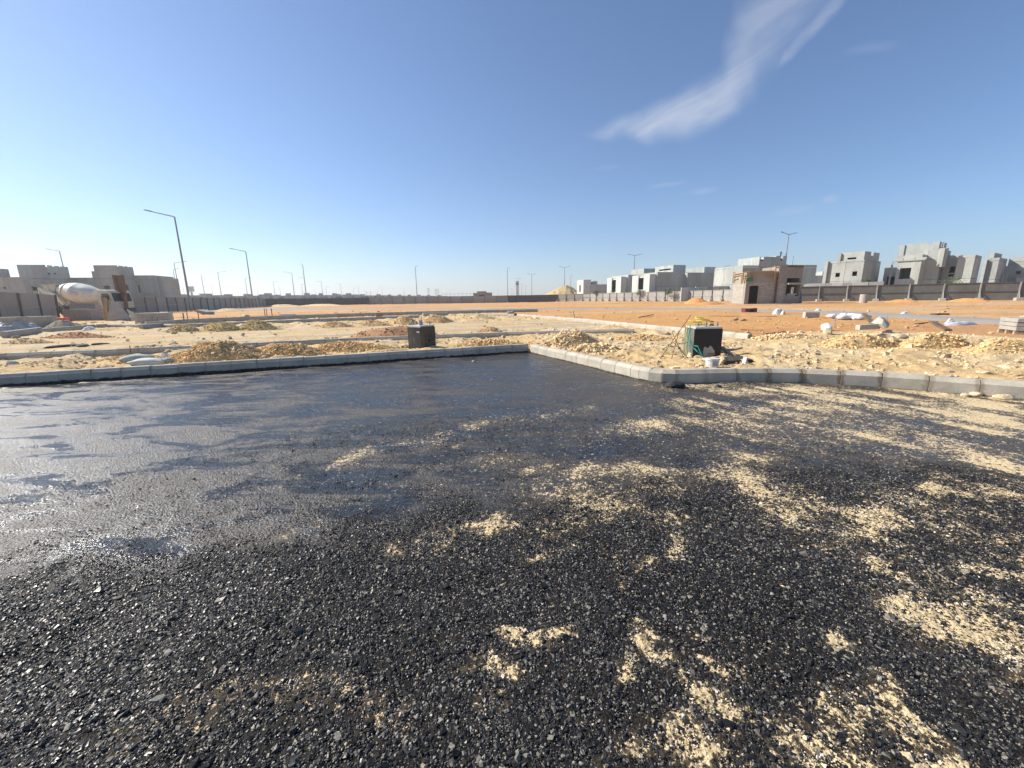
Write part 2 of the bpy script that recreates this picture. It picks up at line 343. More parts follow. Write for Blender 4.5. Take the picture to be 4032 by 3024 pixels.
# ------------------------------------------------------------------ mesh helpers
def tag(o, label=None, cat=None, group=None, kind=None):
    for k, v in (('label', label), ('category', cat), ('group', group), ('kind', kind)):
        if v: o[k] = v
    return o
def empty(name, loc, rz=0.0, label=None, cat=None, group=None):
    o = bpy.data.objects.new(name, None); COL.objects.link(o); o.location = loc; o.rotation_euler = (0, 0, rz)
    o.empty_display_size = 0.2
    return tag(o, label, cat, group)
def link(name, mesh, mat=None, parent=None, loc=None, rot=None, scale=None):
    o = bpy.data.objects.new(name, mesh); COL.objects.link(o)
    if mat and not mesh.materials: mesh.materials.append(MATS[mat])
    if parent: o.parent = parent
    if loc is not None: o.location = loc
    if rot is not None: o.rotation_euler = rot
    if scale is not None: o.scale = scale
    return o
class MB:
    def __init__(s): s.v = []; s.f = []
    def add(s, vs, fs):
        o = len(s.v); s.v += [tuple(v) for v in vs]; s.f += [tuple(i + o for i in f) for f in fs]; return s
    def box(s, x0, x1, y0, y1, z0, z1, M=None):
        vs = [Vector((x, y, z)) for z in (z0, z1) for y in (y0, y1) for x in (x0, x1)]
        if M is not None: vs = [M @ v for v in vs]
        return s.add(vs, [(0, 2, 3, 1), (4, 5, 7, 6), (0, 1, 5, 4), (1, 3, 7, 5), (3, 2, 6, 7), (2, 0, 4, 6)])
    def bar(s, a, b, w, h=None, up=Vector((0, 0, 1))):
        a = Vector(a); b = Vector(b); d = b - a; L = d.length; d.normalize(); h = h or w
        if abs(d.dot(up)) > .98: up = Vector((1, 0, 0))
        x = d.cross(up).normalized(); y = x.cross(d)
        vs = [p + x * (i * w / 2) + y * (j * h / 2) for p in (a, b) for j in (-1, 1) for i in (-1, 1)]
        return s.add(vs, [(0, 2, 3, 1), (4, 5, 7, 6), (0, 1, 5, 4), (1, 3, 7, 5), (3, 2, 6, 7), (2, 0, 4, 6)])
    def tube(s, pts, r, n=8, cap=True):
        pts = [Vector(p) for p in pts]; k = len(pts); rs = r if isinstance(r, (list, tuple)) else [r] * k
        vs = []; ref = None
        for i, p in enumerate(pts):
            d = (pts[min(i + 1, k - 1)] - pts[max(i - 1, 0)]).normalized()
            if ref is None: ref = d.orthogonal().normalized()
            x = (ref - d * ref.dot(d)).normalized(); ref = x; y = d.cross(x)
            vs += [p + (x * math.cos(2 * math.pi * j / n) + y * math.sin(2 * math.pi * j / n)) * rs[i] for j in range(n)]
        fs = [(i * n + j, i * n + (j + 1) % n, (i + 1) * n + (j + 1) % n, (i + 1) * n + j) for i in range(k - 1) for j in range(n)]
        if cap: fs += [tuple(range(n))[::-1], tuple((k - 1) * n + j for j in range(n))]
        return s.add(vs, fs)
    def prism(s, prof, y0, y1):                     # profile in xz, extruded along y
        n = len(prof); vs = [(x, y0, z) for x, z in prof] + [(x, y1, z) for x, z in prof]
        return s.add(vs, [tuple(range(n)), tuple(range(2 * n - 1, n - 1, -1))] + [((i + 1) % n, i, n + i, n + (i + 1) % n) for i in range(n)])
    def mesh(s, name, bevel=0, smooth_=False):
        me = bpy.data.meshes.new(name); me.from_pydata(s.v, [], s.f)
        bm = bmesh.new(); bm.from_mesh(me); bmesh.ops.recalc_face_normals(bm, faces=bm.faces)
        if bevel: bmesh.ops.bevel(bm, geom=list(bm.edges), offset=bevel, segments=2, affect='EDGES', profile=.5)
        bm.to_mesh(me); bm.free()
        if smooth_: me.shade_smooth()
        return me
    def build(s, name, mat, parent=None, bevel=0, smooth_=False, **kw):
        return link(name, s.mesh(name, bevel, smooth_), mat, parent, **kw)
def rough_mesh(me, amp, freq, seed):
    n = len(me.vertices); co = np.empty(n * 3); me.vertices.foreach_get('co', co); co = co.reshape(-1, 3)
    for k in range(3):
        co[:, k] += (fbm(co[:, (k + 1) % 3] * freq + seed * 3.1, co[:, (k + 2) % 3] * freq + co[:, k] * freq * .7, 3, seed + k * 7) - .5) * 2 * amp
    me.vertices.foreach_set('co', co.ravel()); me.update(); return me
def lump(name, sx, sy, sz, seed, sub=3, amp=.25, flat=True):   # irregular rock or bag shape
    bm = bmesh.new(); bmesh.ops.create_icosphere(bm, subdivisions=sub, radius=1)
    me = bpy.data.meshes.new(name); bm.to_mesh(me); bm.free()
    rough_mesh(me, amp, 1.3, seed)
    n = len(me.vertices); co = np.empty(n * 3); me.vertices.foreach_get('co', co); co = co.reshape(-1, 3) * (sx, sy, sz)
    if flat: co[:, 2] = np.maximum(co[:, 2], -.35 * sz)
    me.vertices.foreach_set('co', co.ravel()); me.update(); return me
def grid_mesh(name, X, Y, Z):
    r, c = X.shape; n = r * c
    me = bpy.data.meshes.new(name); me.vertices.add(n)
    me.vertices.foreach_set('co', np.stack([X, Y, Z], -1).astype(np.float32).ravel())
    i = np.arange((r - 1) * (c - 1)); rr = i // (c - 1); q = rr * c + i % (c - 1)
    idx = np.stack([q, q + 1, q + c + 1, q + c], -1).ravel().astype(np.int32)
    nf = len(i); me.loops.add(nf * 4); me.loops.foreach_set('vertex_index', idx)
    me.polygons.add(nf); me.polygons.foreach_set('loop_start', np.arange(nf, dtype=np.int32) * 4)
    me.update(calc_edges=True); me.validate(); me.shade_smooth(); return me
def fattr(me, name, a):
    at = me.attributes.new(name, 'FLOAT', 'POINT'); at.data.foreach_set('value', a.astype(np.float32).ravel())
def cattr(me, name, a):
    at = me.attributes.new(name, 'FLOAT_COLOR', 'POINT'); aa = np.ones((a.reshape(-1, 3).shape[0], 4), np.float32); aa[:, :3] = a.reshape(-1, 3)
    at.data.foreach_set('color', aa.ravel())

# geometry-node scatter of small stones on given points
_GN = {}
def scatter_group(mat, sub):
    key = (mat, sub)
    if key in _GN: return _GN[key]
    g = bpy.data.node_groups.new('scatter_' + mat, 'GeometryNodeTree'); g.is_modifier = True
    g.interface.new_socket('Geometry', in_out='INPUT', socket_type='NodeSocketGeometry'); g.interface.new_socket('Geometry', in_out='OUTPUT', socket_type='NodeSocketGeometry')
    gi = g.nodes.new('NodeGroupInput'); go = g.nodes.new('NodeGroupOutput'); L = g.links
    join = g.nodes.new('GeometryNodeJoinGeometry')
    for k in range(6):
        ic = g.nodes.new('GeometryNodeMeshIcoSphere'); ic.inputs['Subdivisions'].default_value = sub; ic.inputs['Radius'].default_value = 1
        pos = g.nodes.new('GeometryNodeInputPosition'); ad = g.nodes.new('ShaderNodeVectorMath'); ad.operation = 'ADD'; ad.inputs[1].default_value = (k * 5.3, k * 2.1, k * 7.7)
        nz = g.nodes.new('ShaderNodeTexNoise'); nz.inputs['Scale'].default_value = 1.1; nz.inputs['Detail'].default_value = 1
        sb = g.nodes.new('ShaderNodeVectorMath'); sb.operation = 'SUBTRACT'; sb.inputs[1].default_value = (.5, .5, .5)
        ml = g.nodes.new('ShaderNodeVectorMath'); ml.operation = 'SCALE'; ml.inputs['Scale'].default_value = 2.0
        sp = g.nodes.new('GeometryNodeSetPosition'); L.new(ic.outputs['Mesh'], sp.inputs['Geometry']); L.new(pos.outputs[0], ad.inputs[0]); L.new(ad.outputs[0], nz.inputs['Vector'])
        L.new(nz.outputs['Color'], sb.inputs[0]); L.new(sb.outputs[0], ml.inputs[0]); L.new(ml.outputs[0], sp.inputs['Offset'])
        sm = g.nodes.new('GeometryNodeSetMaterial'); sm.inputs['Material'].default_value = MATS[mat]; L.new(sp.outputs[0], sm.inputs['Geometry'])
        ti = g.nodes.new('GeometryNodeGeometryToInstance'); L.new(sm.outputs[0], ti.inputs[0]); L.new(ti.outputs[0], join.inputs[0])
    iop = g.nodes.new('GeometryNodeInstanceOnPoints'); L.new(gi.outputs[0], iop.inputs['Points']); L.new(join.outputs[0], iop.inputs['Instance'])
    iop.inputs['Pick Instance'].default_value = True
    def na(nm, dt):
        n = g.nodes.new('GeometryNodeInputNamedAttribute'); n.data_type = dt; n.inputs['Name'].default_value = nm; return n.outputs[0]
    L.new(na('scl', 'FLOAT_VECTOR'), iop.inputs['Scale'])
    er = g.nodes.new('FunctionNodeEulerToRotation'); L.new(na('rot', 'FLOAT_VECTOR'), er.inputs[0]); L.new(er.outputs[0], iop.inputs['Rotation'])
    L.new(na('pick', 'INT'), iop.inputs['Instance Index']); L.new(iop.outputs[0], go.inputs[0])
    _GN[key] = g; return g
def scatter(name, P, size, tint, mat, parent=None, sub=1, seed=0, flat=.65):
    rg = np.random.default_rng(seed); n = len(P)
    me = bpy.data.meshes.new(name); me.vertices.add(n); me.vertices.foreach_set('co', P.astype(np.float32).ravel())
    sv = size[:, None] * rg.uniform(.7, 1.3, (n, 3)); sv[:, 2] *= flat
    for nm, a in (('scl', sv), ('rot', np.stack([rg.uniform(-.5, .5, n), rg.uniform(-.5, .5, n), rg.uniform(0, 6.28, n)], -1))):
        at = me.attributes.new(nm, 'FLOAT_VECTOR', 'POINT'); at.data.foreach_set('vector', a.astype(np.float32).ravel())
    at = me.attributes.new('pick', 'INT', 'POINT'); at.data.foreach_set('value', rg.integers(0, 6, n).astype(np.int32))
    cattr(me, 'tint', tint); me.update()
    o = link(name, me, mat, parent); o['kind'] = 'stuff'
    md = o.modifiers.new('scatter', 'NODES'); md.node_group = scatter_group(mat, sub); return o
# ------------------------------------------------------------------ ground sheet
def polar_border(pts, ground=G):                    # region border seen as radius over azimuth round the camera's foot
    P = [ground(*p) for p in pts]; az = np.array([math.atan2(p[0], p[1]) for p in P]); r = np.array([math.hypot(p[0], p[1]) for p in P])
    o = np.argsort(az); return lambda a: np.interp(a, az[o], r[o])
fine = np.radians(np.linspace(-64, 64, 800)); rest = np.radians(np.linspace(64, 296, 70)[1:])
AZ = np.concatenate([fine, rest])
RR = np.concatenate([np.geomspace(4, 60, 470), np.geomspace(60, 2500, 110)[1:]])
A2, R2 = np.meshgrid(AZ, RR); GX = R2 * np.sin(A2); GY = R2 * np.cos(A2)
azn = np.where(A2 > math.pi, A2 - 2 * math.pi, A2)
GZ = th0(GX, GY); sdr = sdroad(GX, GY)
onsand = sst(.17, .4, sdr)
ob = polar_border([(600, 1258), (900, 1252), (1100, 1245), (1500, 1238), (1900, 1231), (2040, 1238), (2300, 1258), (2560, 1284), (2750, 1303), (2950, 1326), (3250, 1306), (3500, 1304), (3700, 1312), (4032, 1330)], lambda x, y: T(x, y)[:2])
wob = R2 * (1 + .10 * (fbm(GX * .35, GY * .35, 4, 5) - .5))
ora = sst(.97, 1.04, wob / ob(azn))
far = sst(25, 60, R2)
tr1 = polar_border([(0, 1385), (400, 1372), (1000, 1345), (1500, 1322), (2000, 1302), (2500, 1285)], lambda x, y: T(x, y)[:2])
tr2 = polar_border([(0, 1328), (400, 1305), (1000, 1297), (1500, 1282), (2000, 1262), (2500, 1260)], lambda x, y: T(x, y)[:2])
trk = sst(1.0, 1.03, R2 / tr1(azn)) * (1 - sst(.97, 1.02, R2 / tr2(azn))) * (azn < .35)
# direction of travel along the kerbs, for wheel marks
ca, sa_ = .93, .365; al = GX * ca + GY * sa_; ac = -GX * sa_ + GY * ca
lump_ = fbm(GX * 2.2, GY * 2.2, 5, 11); big = fbm(GX * .25, GY * .25, 4, 3); marks = fbm(al * .12, ac * 2.4, 4, 21)
GZ = GZ + onsand * ((lump_ - .5) * (.15 * (1 - .75 * trk) * (1 - .55 * ora)) + (big - .5) * .12 * far + (marks - .5) * .07 * np.maximum(trk, .4 * ora))
rg = fbm(GX * .9, GY * .9, 5, 31)
GZ = GZ + onsand * (1 - trk) * (1 - ora) * np.maximum(0, rg - .5) * .35 * (1 - sst(25, 40, R2))
mixv = lambda a, b, k: np.asarray(a)[None, None, :] * (1 - k[..., None]) + np.asarray(b)[None, None, :] * k[..., None] if np.ndim(a) == 1 else a * (1 - k[..., None]) + np.asarray(b)[None, None, :] * k[..., None]
tint = mixv(np.array(YEL), PAL, sst(.4, .65, fbm(GX * .5, GY * .5, 4, 41)))
tint = mixv(tint, (.46, .385, .27), trk * sst(.35, .62, marks) * .8)
tint = mixv(tint, (.60, .51, .35), trk * sst(.5, .7, fbm(al * .2, ac * 3.1, 3, 51)) * .7)
tint = mixv(tint, ORA, ora)
tint = mixv(tint, (.60, .42, .245), ora * sst(.45, .68, fbm(al * .05, ac * .35, 4, 61)) * .75)
tint = mixv(tint, (.50, .235, .09), ora * sst(.52, .7, fbm(GX * .09, GY * .25, 4, 71)) * .6)
tint = mixv(tint, (.36, .25, .16), ora * sst(.66, .74, fbm(al * .22, ac * 2.2, 4, 81)) * .35)
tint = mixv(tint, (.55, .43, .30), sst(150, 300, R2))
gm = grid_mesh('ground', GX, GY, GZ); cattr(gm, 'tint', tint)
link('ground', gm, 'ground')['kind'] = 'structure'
def thn(x, y):                                       # terrain with its near relief, for placing stones
    return th0(x, y)

# ------------------------------------------------------------------ primed road
fine = np.radians(np.linspace(-66, 66, 860)); rest = np.radians(np.linspace(66, 294, 60)[1:])
AZ = np.concatenate([fine, rest]); RR = np.concatenate([[.15, .4], np.geomspace(.7, 16.5, 560)])
A2, R2 = np.meshgrid(AZ, RR); RX = R2 * np.sin(A2); RY = R2 * np.cos(A2)
azr = np.where(A2 > math.pi, A2 - 2 * math.pi, A2)
ell = []
def E(px, py, rx, ry, rot=0, k=1.0):
    c = np.array(G(px, py)); ct, st = math.cos(math.radians(rot)), math.sin(math.radians(rot)); e = 8.0
    ax = (np.array(G(px + e * ct, py + e * st)) - c) / e * rx; bx = (np.array(G(px - e * st, py + e * ct)) - c) / e * ry
    ell.append((c, np.linalg.inv(np.stack([ax, bx], -1)), k))
def ER(x0, y0, x1, y1, w, k=1.0, ox=2016):           # streak between two points of the zoomed lower half
    a = (ox + x0 / 1.0888, 1500 + y0 / 1.0888); b = (ox + x1 / 1.0888, 1500 + y1 / 1.0888)
    E((a[0] + b[0]) / 2, (a[1] + b[1]) / 2, math.hypot(b[0] - a[0], b[1] - a[1]) / 2 * 1.12, w * 1.15, math.degrees(math.atan2(b[1] - a[1], b[0] - a[0])), k)
for q in [(480, 205, 800, 175, 22, .95), (1050, 185, 1700, 265, 22, .9), (350, 400, 900, 400, 28, .8), (950, 400, 1260, 600, 60, .95), (1250, 560, 1700, 640, 50, 1.0), (1500, 480, 2000, 640, 55, .9),
          (150, 480, 560, 560, 40, .85), (130, 640, 300, 600, 40, .75), (620, 700, 700, 690, 22, .9), (130, 780, 330, 745, 22, .8), (510, 790, 590, 770, 22, 1.0), (430, 780, 470, 790, 14, .7),
          (455, 850, 500, 930, 26, 1.0), (0, 1040, 110, 1090, 32, .9), (110, 1095, 200, 1085, 16, .9), (545, 1085, 640, 1180, 24, 1.0), (640, 1170, 740, 1200, 24, .9), (460, 1220, 520, 1180, 20, .7),
          (1490, 810, 1760, 960, 42, 1.1), (1700, 1000, 2200, 1250, 50, 1.15), (1700, 880, 2200, 1150, 110, .85), (1360, 1120, 1470, 1150, 18, 1.0), (1380, 720, 1520, 770, 26, .9), (1240, 690, 1380, 730, 18, .7),
          (900, 1190, 960, 1200, 18, .7), (740, 1260, 860, 1360, 30, 1.0), (860, 1350, 1010, 1530, 55, 1.0), (560, 1500, 1000, 1640, 110, .88), (1000, 1600, 1500, 1620, 110, .75),
          (1560, 1280, 1700, 1400, 44, .9), (1640, 1440, 1850, 1620, 42, 1.1), (1380, 1350, 1600, 1480, 60, .75), (1250, 1430, 1500, 1560, 50, .7), (1750, 1000, 2250, 1180, 60, .9), (2050, 1300, 2150, 1320, 16, .7), (2020, 1640, 2200, 1640, 30, .8),
          (1930, 770, 2110, 800, 18, .75), (1740, 440, 1900, 490, 40, .9), (1900, 440, 2200, 520, 30, .7), (330, 1600, 560, 1560, 60, .6), (200, 1440, 330, 1420, 26, .6),
          (900, 340, 1150, 330, 22, .6), (640, 590, 720, 600, 24, .8), (250, 620, 420, 560, 50, .6), (20, 395, 200, 380, 18, .6), (90, 145, 300, 130, 12, .55), (680, 100, 1000, 90, 16, .6)]:
    ER(*q)
for q in [(1000, 150, 1500, 110, 60, .9), (1300, 60, 2195, 110, 48, 1.0), (1400, 130, 2195, 330, 75, .8), (1500, 190, 2195, 250, 60, .85), (1750, 150, 2300, 200, 80, 1.05), (1500, 90, 2300, 140, 45, 1.1), (1900, 310, 2300, 420, 40, .75), (900, 30, 1700, 60, 20, 1.1), (1800, 80, 2300, 120, 30, 1.2)]:
    ER(*q)
for q in [(1470, 320, 1580, 290, 14, .62), (1680, 270, 1960, 240, 12, .34), (2000, 185, 2200, 150, 12, .5), (1950, 270, 1990, 270, 9, .5), (1960, 620, 2200, 590, 24, .8), (1830, 710, 1910, 680, 26, .75), (1690, 710, 1760, 690, 16, .6),
          (1400, 350, 1500, 320, 16, .55), (2060, 350, 2200, 320, 18, .6), (1240, 640, 1290, 630, 8, .5), (1760, 1430, 1000, 1380, 60, .42), (700, 1480, 1060, 1360, 70, .48), (2110, 1260, 2195, 1220, 60, .7), (2000, 1290, 2195, 1330, 40, .6), (1960, 1440, 2100, 1420, 30, .5), (480, 1080, 640, 1040, 20, .3)]:
    ER(*q, ox=0)
stb = polar_border([(-600, 2370), (0, 2280), (700, 2190), (1300, 2090), (2000, 2020), (2350, 1960), (2700, 1890), (3300, 1870), (4032, 1850), (4600, 1850)])
def road_masks(x, y):
    wx = (fbm(x * 2.3, y * 2.3, 5, 101, .62) - .5); wy = (fbm(x * 2.3, y * 2.3, 5, 111, .62) - .5)
    wx2 = (fbm(x * 9, y * 9, 3, 103) - .5); wy2 = (fbm(x * 9, y * 9, 3, 113) - .5); r = np.hypot(x, y)
    X = x + wx * .30 + wx2 * .14 + wx * .03 * r; Y = y + wy * .40 + wy2 * .14 + wy * .05 * r
    s = np.zeros_like(x)
    for c, Mi, k in ell:
        u = Mi[0, 0] * (X - c[0]) + Mi[0, 1] * (Y - c[1]); v = Mi[1, 0] * (X - c[0]) + Mi[1, 1] * (Y - c[1])
        s = np.maximum(s, k * np.exp(-.55 * (u * u + v * v)))
    det = fbm(x * 13, y * 13, 4, 121); med = fbm(x * 3.4, y * 3.4, 4, 123)
    s = s * np.clip(.22 + .75 * det + 1.3 * (med - .40), .15, 1.2)
    d0 = np.array(G(3300, 1640)); d1 = np.array(G(4032, 1800)); dv = (d1 - d0) / np.hypot(*(d1 - d0)); la = x * dv[0] + y * dv[1]; lc = -x * dv[1] + y * dv[0]
    stk = fbm(la * .7, lc * 5.5, 4, 125); s = s * (1 - sst(4.2, 5.5, r) * (1 - np.clip(.38 + 2.2 * (stk - .3), .28, 1.25)))
    out = sst(9, 12, x) * .7                        # the road stays dusty towards the right, out of view
    s = np.maximum(s, out * med * 1.4)
    az = np.arctan2(x, y)
    sm = sst(.86, 1.08, r * (1 + .26 * (fbm(x * 2.0, y * 2.0, 5, 131, .62) - .5)) / stb(az))
    sm = np.where(np.abs(az) > 1.3, 0, sm)
    return np.clip(s, 0, 1), sm
SANDM, SMOOTH = road_masks(RX, RY)
grit = fbm(RX * 38, RY * 38, 3, 141); mid = fbm(RX * 7, RY * 7, 4, 151); lowf = fbm(RX * 1.1, RY * 1.1, 4, 161)
fade = 1 - sst(4, 9, R2)
RZ = (lowf - .5) * .035 + (mid - .5) * (.006 + .014 * (1 - SMOOTH)) + (grit - .5) * (.004 + .014 * (1 - SMOOTH)) * fade + SANDM * .004
skirt = sst(0, .5, sdroad(RX, RY)); RZ = np.where(sdroad(RX, RY) > .1, -.02, RZ)
# the tar is heaped along the kerb foot here and there
foot = np.exp(-((sdroad(RX, RY) + .12) / .12) ** 2) * sst(.52, .75, fbm(RX * 1.4, RY * 1.4, 3, 171)); RZ = RZ + np.where(sdroad(RX, RY) < .1, foot * .035 * fbm(RX * 14, RY * 14, 3, 181), 0)
rm = grid_mesh('road', RX, RY, RZ); fattr(rm, 'sand', SANDM); fattr(rm, 'smooth_tar', SMOOTH)
link('road', rm, 'road')['kind'] = 'structure'

# loose chippings lying on the near road
rng = np.random.default_rng(4)
NP = 1500000
rr_ = np.sqrt(rng.uniform(.3 ** 2, 5.4 ** 2, NP)); aa_ = rng.uniform(-1.12, 1.12, NP)
N2 = 620000                                          # the same chippings go on beside and under the viewer
rr_ = np.concatenate([rr_, 4.6 * np.sqrt(rng.uniform(0, 1, N2))]); aa_ = np.concatenate([aa_, np.where(rng.uniform(0, 1, N2) < .5, -1, 1) * rng.uniform(1.12, 2.5, N2)])
NP += N2; wide_ = np.arange(NP) >= NP - N2
x_ = rr_ * np.sin(aa_); y_ = rr_ * np.cos(aa_)
sd_, sm_ = road_masks(x_, y_)
dens = (1 - sm_) * (.62 + .5 * (fbm(x_ * 1.7, y_ * 1.7, 3, 191) > .45)) * (1 - .55 * sst(3.2, 6.0, rr_)) + .028 * np.exp(-((rr_ / stb(aa_) - 1.0) / .13) ** 2) * 3 + .004 + .10 * sm_ * (1 - .5 * sst(3.5, 6.2, rr_))
dens = dens * (sdroad(x_, y_) < -.05) * (1 - .35 * sst(.3, .7, sd_))
dens = np.where(wide_, dens * (1 - sst(2.6, 4.6, rr_)) * (1 - sst(1.9, 2.5, np.abs(aa_))), dens * (1 - sst(1.06, 1.12, np.abs(aa_)) * sst(2.6, 4.6, rr_)))
k_ = rng.uniform(0, 1, NP) < dens
x_, y_, rr_, aa_, sd_, sm_, wide_ = x_[k_], y_[k_], rr_[k_], aa_[k_], sd_[k_], sm_[k_], wide_[k_]; n_k = len(x_)
lowp = (fbm(x_ * 1.1, y_ * 1.1, 4, 161) - .5) * .035 + (fbm(x_ * 7, y_ * 7, 4, 151) - .5) * .02
size_ = np.clip(rng.lognormal(math.log(.0029), .52, n_k), .0015, .012); size_ *= 1 + .35 * (fbm(x_ * .8, y_ * .8, 3, 201) - .3)
size_ *= (1 - .35 * sm_) * np.where(wide_, 1.25, 1.0)
size_[rng.uniform(0, 1, n_k) < .012] *= 1.9
pale = rng.uniform(0, 1, n_k) < np.clip(.015 + .8 * sst(.2, .75, sd_), 0, .62)
dk = np.array([.0125, .0115, .0108])[None] * rng.uniform(.35, 2.8, (n_k, 1)); gyk = rng.uniform(0, 1, n_k) < .16; dk[gyk] = np.array([.17, .156, .128]) * rng.uniform(.5, 1.6, (gyk.sum(), 1))
pl = np.array([.66, .53, .34])[None] * rng.uniform(.6, 1.25, (n_k, 1)); pl[rng.uniform(0, 1, n_k) < .2] = (.62, .58, .50)
tn_ = np.where(pale[:, None], pl, dk)
o = scatter('loose_chippings', np.stack([x_, y_, lowp + size_ * .15], -1), size_ * np.where(pale, .72, 1.0), tn_, 'chipping', sub=1, seed=5, flat=.6)
tag(o, 'loose black tar coated chippings mixed with pale grit across the near road', 'chippings')

# ------------------------------------------------------------------ kerbs
def offset_line(P, d):                              # polyline moved to its left by d
    out = []
    for i, p in enumerate(P):
        a = Vector(P[max(i - 1, 0)]); b_ = Vector(P[min(i + 1, len(P) - 1)]); t_ = (b_ - a).normalized(); out.append(Vector((p[0] - t_.y * d, p[1] + t_.x * d)))
    return out
def resample(P, step):
    P = [Vector((p[0], p[1])) for p in P]; L = [0]
    for a, b_ in zip(P, P[1:]): L.append(L[-1] + (b_ - a).length)
    n = max(1, round(L[-1] / step)); out = []
    for k in range(n + 1):
        s = L[-1] * k / n; i = max(j for j in range(len(L)) if L[j] <= s + 1e-6); i = min(i, len(P) - 2)
        out.append(P[i].lerp(P[i + 1], (s - L[i]) / (L[i + 1] - L[i])))
    return out
_kst = {}
def kerb_mesh(length, hgt, width=.18, front=1):
    key = (round(length, 3), round(hgt, 2), width)
    if key not in _kst:
        pf = [(0, -.22), (0, hgt - .065), (.012, hgt - .055), (.058, hgt - .008), (.07, hgt), (width, hgt), (width, -.22)]
        mb = MB(); n = len(pf); L = length / 2
        vs = [(-L, y, z) for y, z in pf] + [(L, y, z) for y, z in pf]
        mb.add(vs, [tuple(range(n)), tuple(range(2 * n - 1, n - 1, -1))] + [((i + 1) % n, i, n + i, n + (i + 1) % n) for i in range(n)])
        _kst[key] = mb.mesh('kerbstone', bevel=.004)
    return _kst[key]
rk = random.Random(3)
def kerb(P, step, hgt, label, zf=None, stain=lambda i, p: 0.0, tar=0.0, joints=True):
    pts = resample(P, step); c = pts[len(pts) // 2]; z0 = zf(c.x, c.y) if zf else 0
    root = empty('kerb', (c.x, c.y, z0), 0, label, 'kerb'); jm = MB()
    for i, (a, b_) in enumerate(zip(pts, pts[1:])):
        d = b_ - a; L = d.length; me = kerb_mesh(round(L - .008, 3), hgt); ang = math.atan2(d.y, d.x); mid_ = (a + b_) / 2
        zz = (zf(mid_.x, mid_.y) if zf else 0) - z0
        o = link('kerbstone', me, 'kerb', root, (mid_.x - c.x, mid_.y - c.y, zz + rk.uniform(-.006, .006)), (rk.uniform(-.008, .008), 0, ang + rk.uniform(-.006, .006)))
        o['stain'] = float(stain(i, mid_)); o['tar'] = float(tar)
        if joints:
            nrm = Vector((-d.y, d.x)).normalized(); q = b_ + nrm * .09
            R_ = Matrix.Translation((q.x - c.x, q.y - c.y, zz)) @ Matrix.Rotation(ang, 4, 'Z')
            jm.box(-.016, .016, -.086, .08, -.2, hgt - .075, R_).box(-.016, .016, -.03, .08, hgt - .075, hgt - .006, R_)
    if joints: jm.build('mortar', 'mortar', root)
    return root
# the front edge of each run lies on its right-hand side as walked, so stones extend to the left of the line
kerb(K1[:2][::1] and [(-16.0, 5.63), (-10.25, 7.87), (-4.72, 10.02), (0.50, 12.06)], .5, .25, 'long pale kerb in shade along the far left edge of the black road', tar=.62, stain=lambda i, p: rk.choice([0, .2, .35]))
kerb([(0.55, 12.0), (1.73, 9.45), (2.40, 7.98)], .5, .25, 'sunlit kerb running from the inner corner towards the camera', tar=.34, stain=lambda i, p: rk.choice([.1, .3]))
kerb([(2.40, 7.98), (2.50, 7.74), (2.64, 7.54), (2.85, 7.39), (3.05, 7.335)], .25, .25, 'short curved kerb of narrow stones at the rounded corner', tar=.3, stain=lambda i, p: .35)
kerb([(3.05, 7.335), (3.4, 7.33), (4.2, 7.36), (5.17, 7.30), (6.21, 6.88), (7.0, 6.39), (7.9, 5.72), (9.5, 4.48), (11, 3.3)], .56, .25, 'grey kerb with damp brown joint stains on the right, below the black tilted block', tar=.12, stain=lambda i, p: rk.uniform(.5, .95) if p.x > 4.3 else .3)
zf = lambda x, y: float(th0(x, y)) - .10
def TP(*pts): return [T(*p)[:2] for p in pts]
kerb(TP((-300, 1432), (0, 1416), (400, 1401), (720, 1385), (1400, 1350), (2000, 1325), (2300, 1317), (2497, 1312)), .5, .27, 'second kerb behind the first, ending in a square cut end near the rubble', zf)
zf3 = lambda x, y: float(th0(x, y)) - .06
kerb(TP((-150, 1342), (150, 1313), (404, 1289), (700, 1291), (900, 1284), (1090, 1274), (1530, 1257), (1650, 1252)), 1.0, .27, 'third kerb partly hidden behind the row of yellow earth heaps', zf3, joints=False)
kerb(TP((640, 1281), (860, 1268), (1120, 1257), (1400, 1247), (1700, 1238), (1960, 1231), (2118, 1228)), 1.0, .36, 'farthest long kerb with a dark shaded face before the orange sand', zf3, joints=False)
kerb(TP((1900, 1243), (2030, 1245), (2300, 1268), (2560, 1297), (2750, 1316), (2942, 1336)), .5, .2, 'cream sunlit kerb crossing diagonally towards the tilted black block', lambda x, y: float(th0(x, y)) - .02)

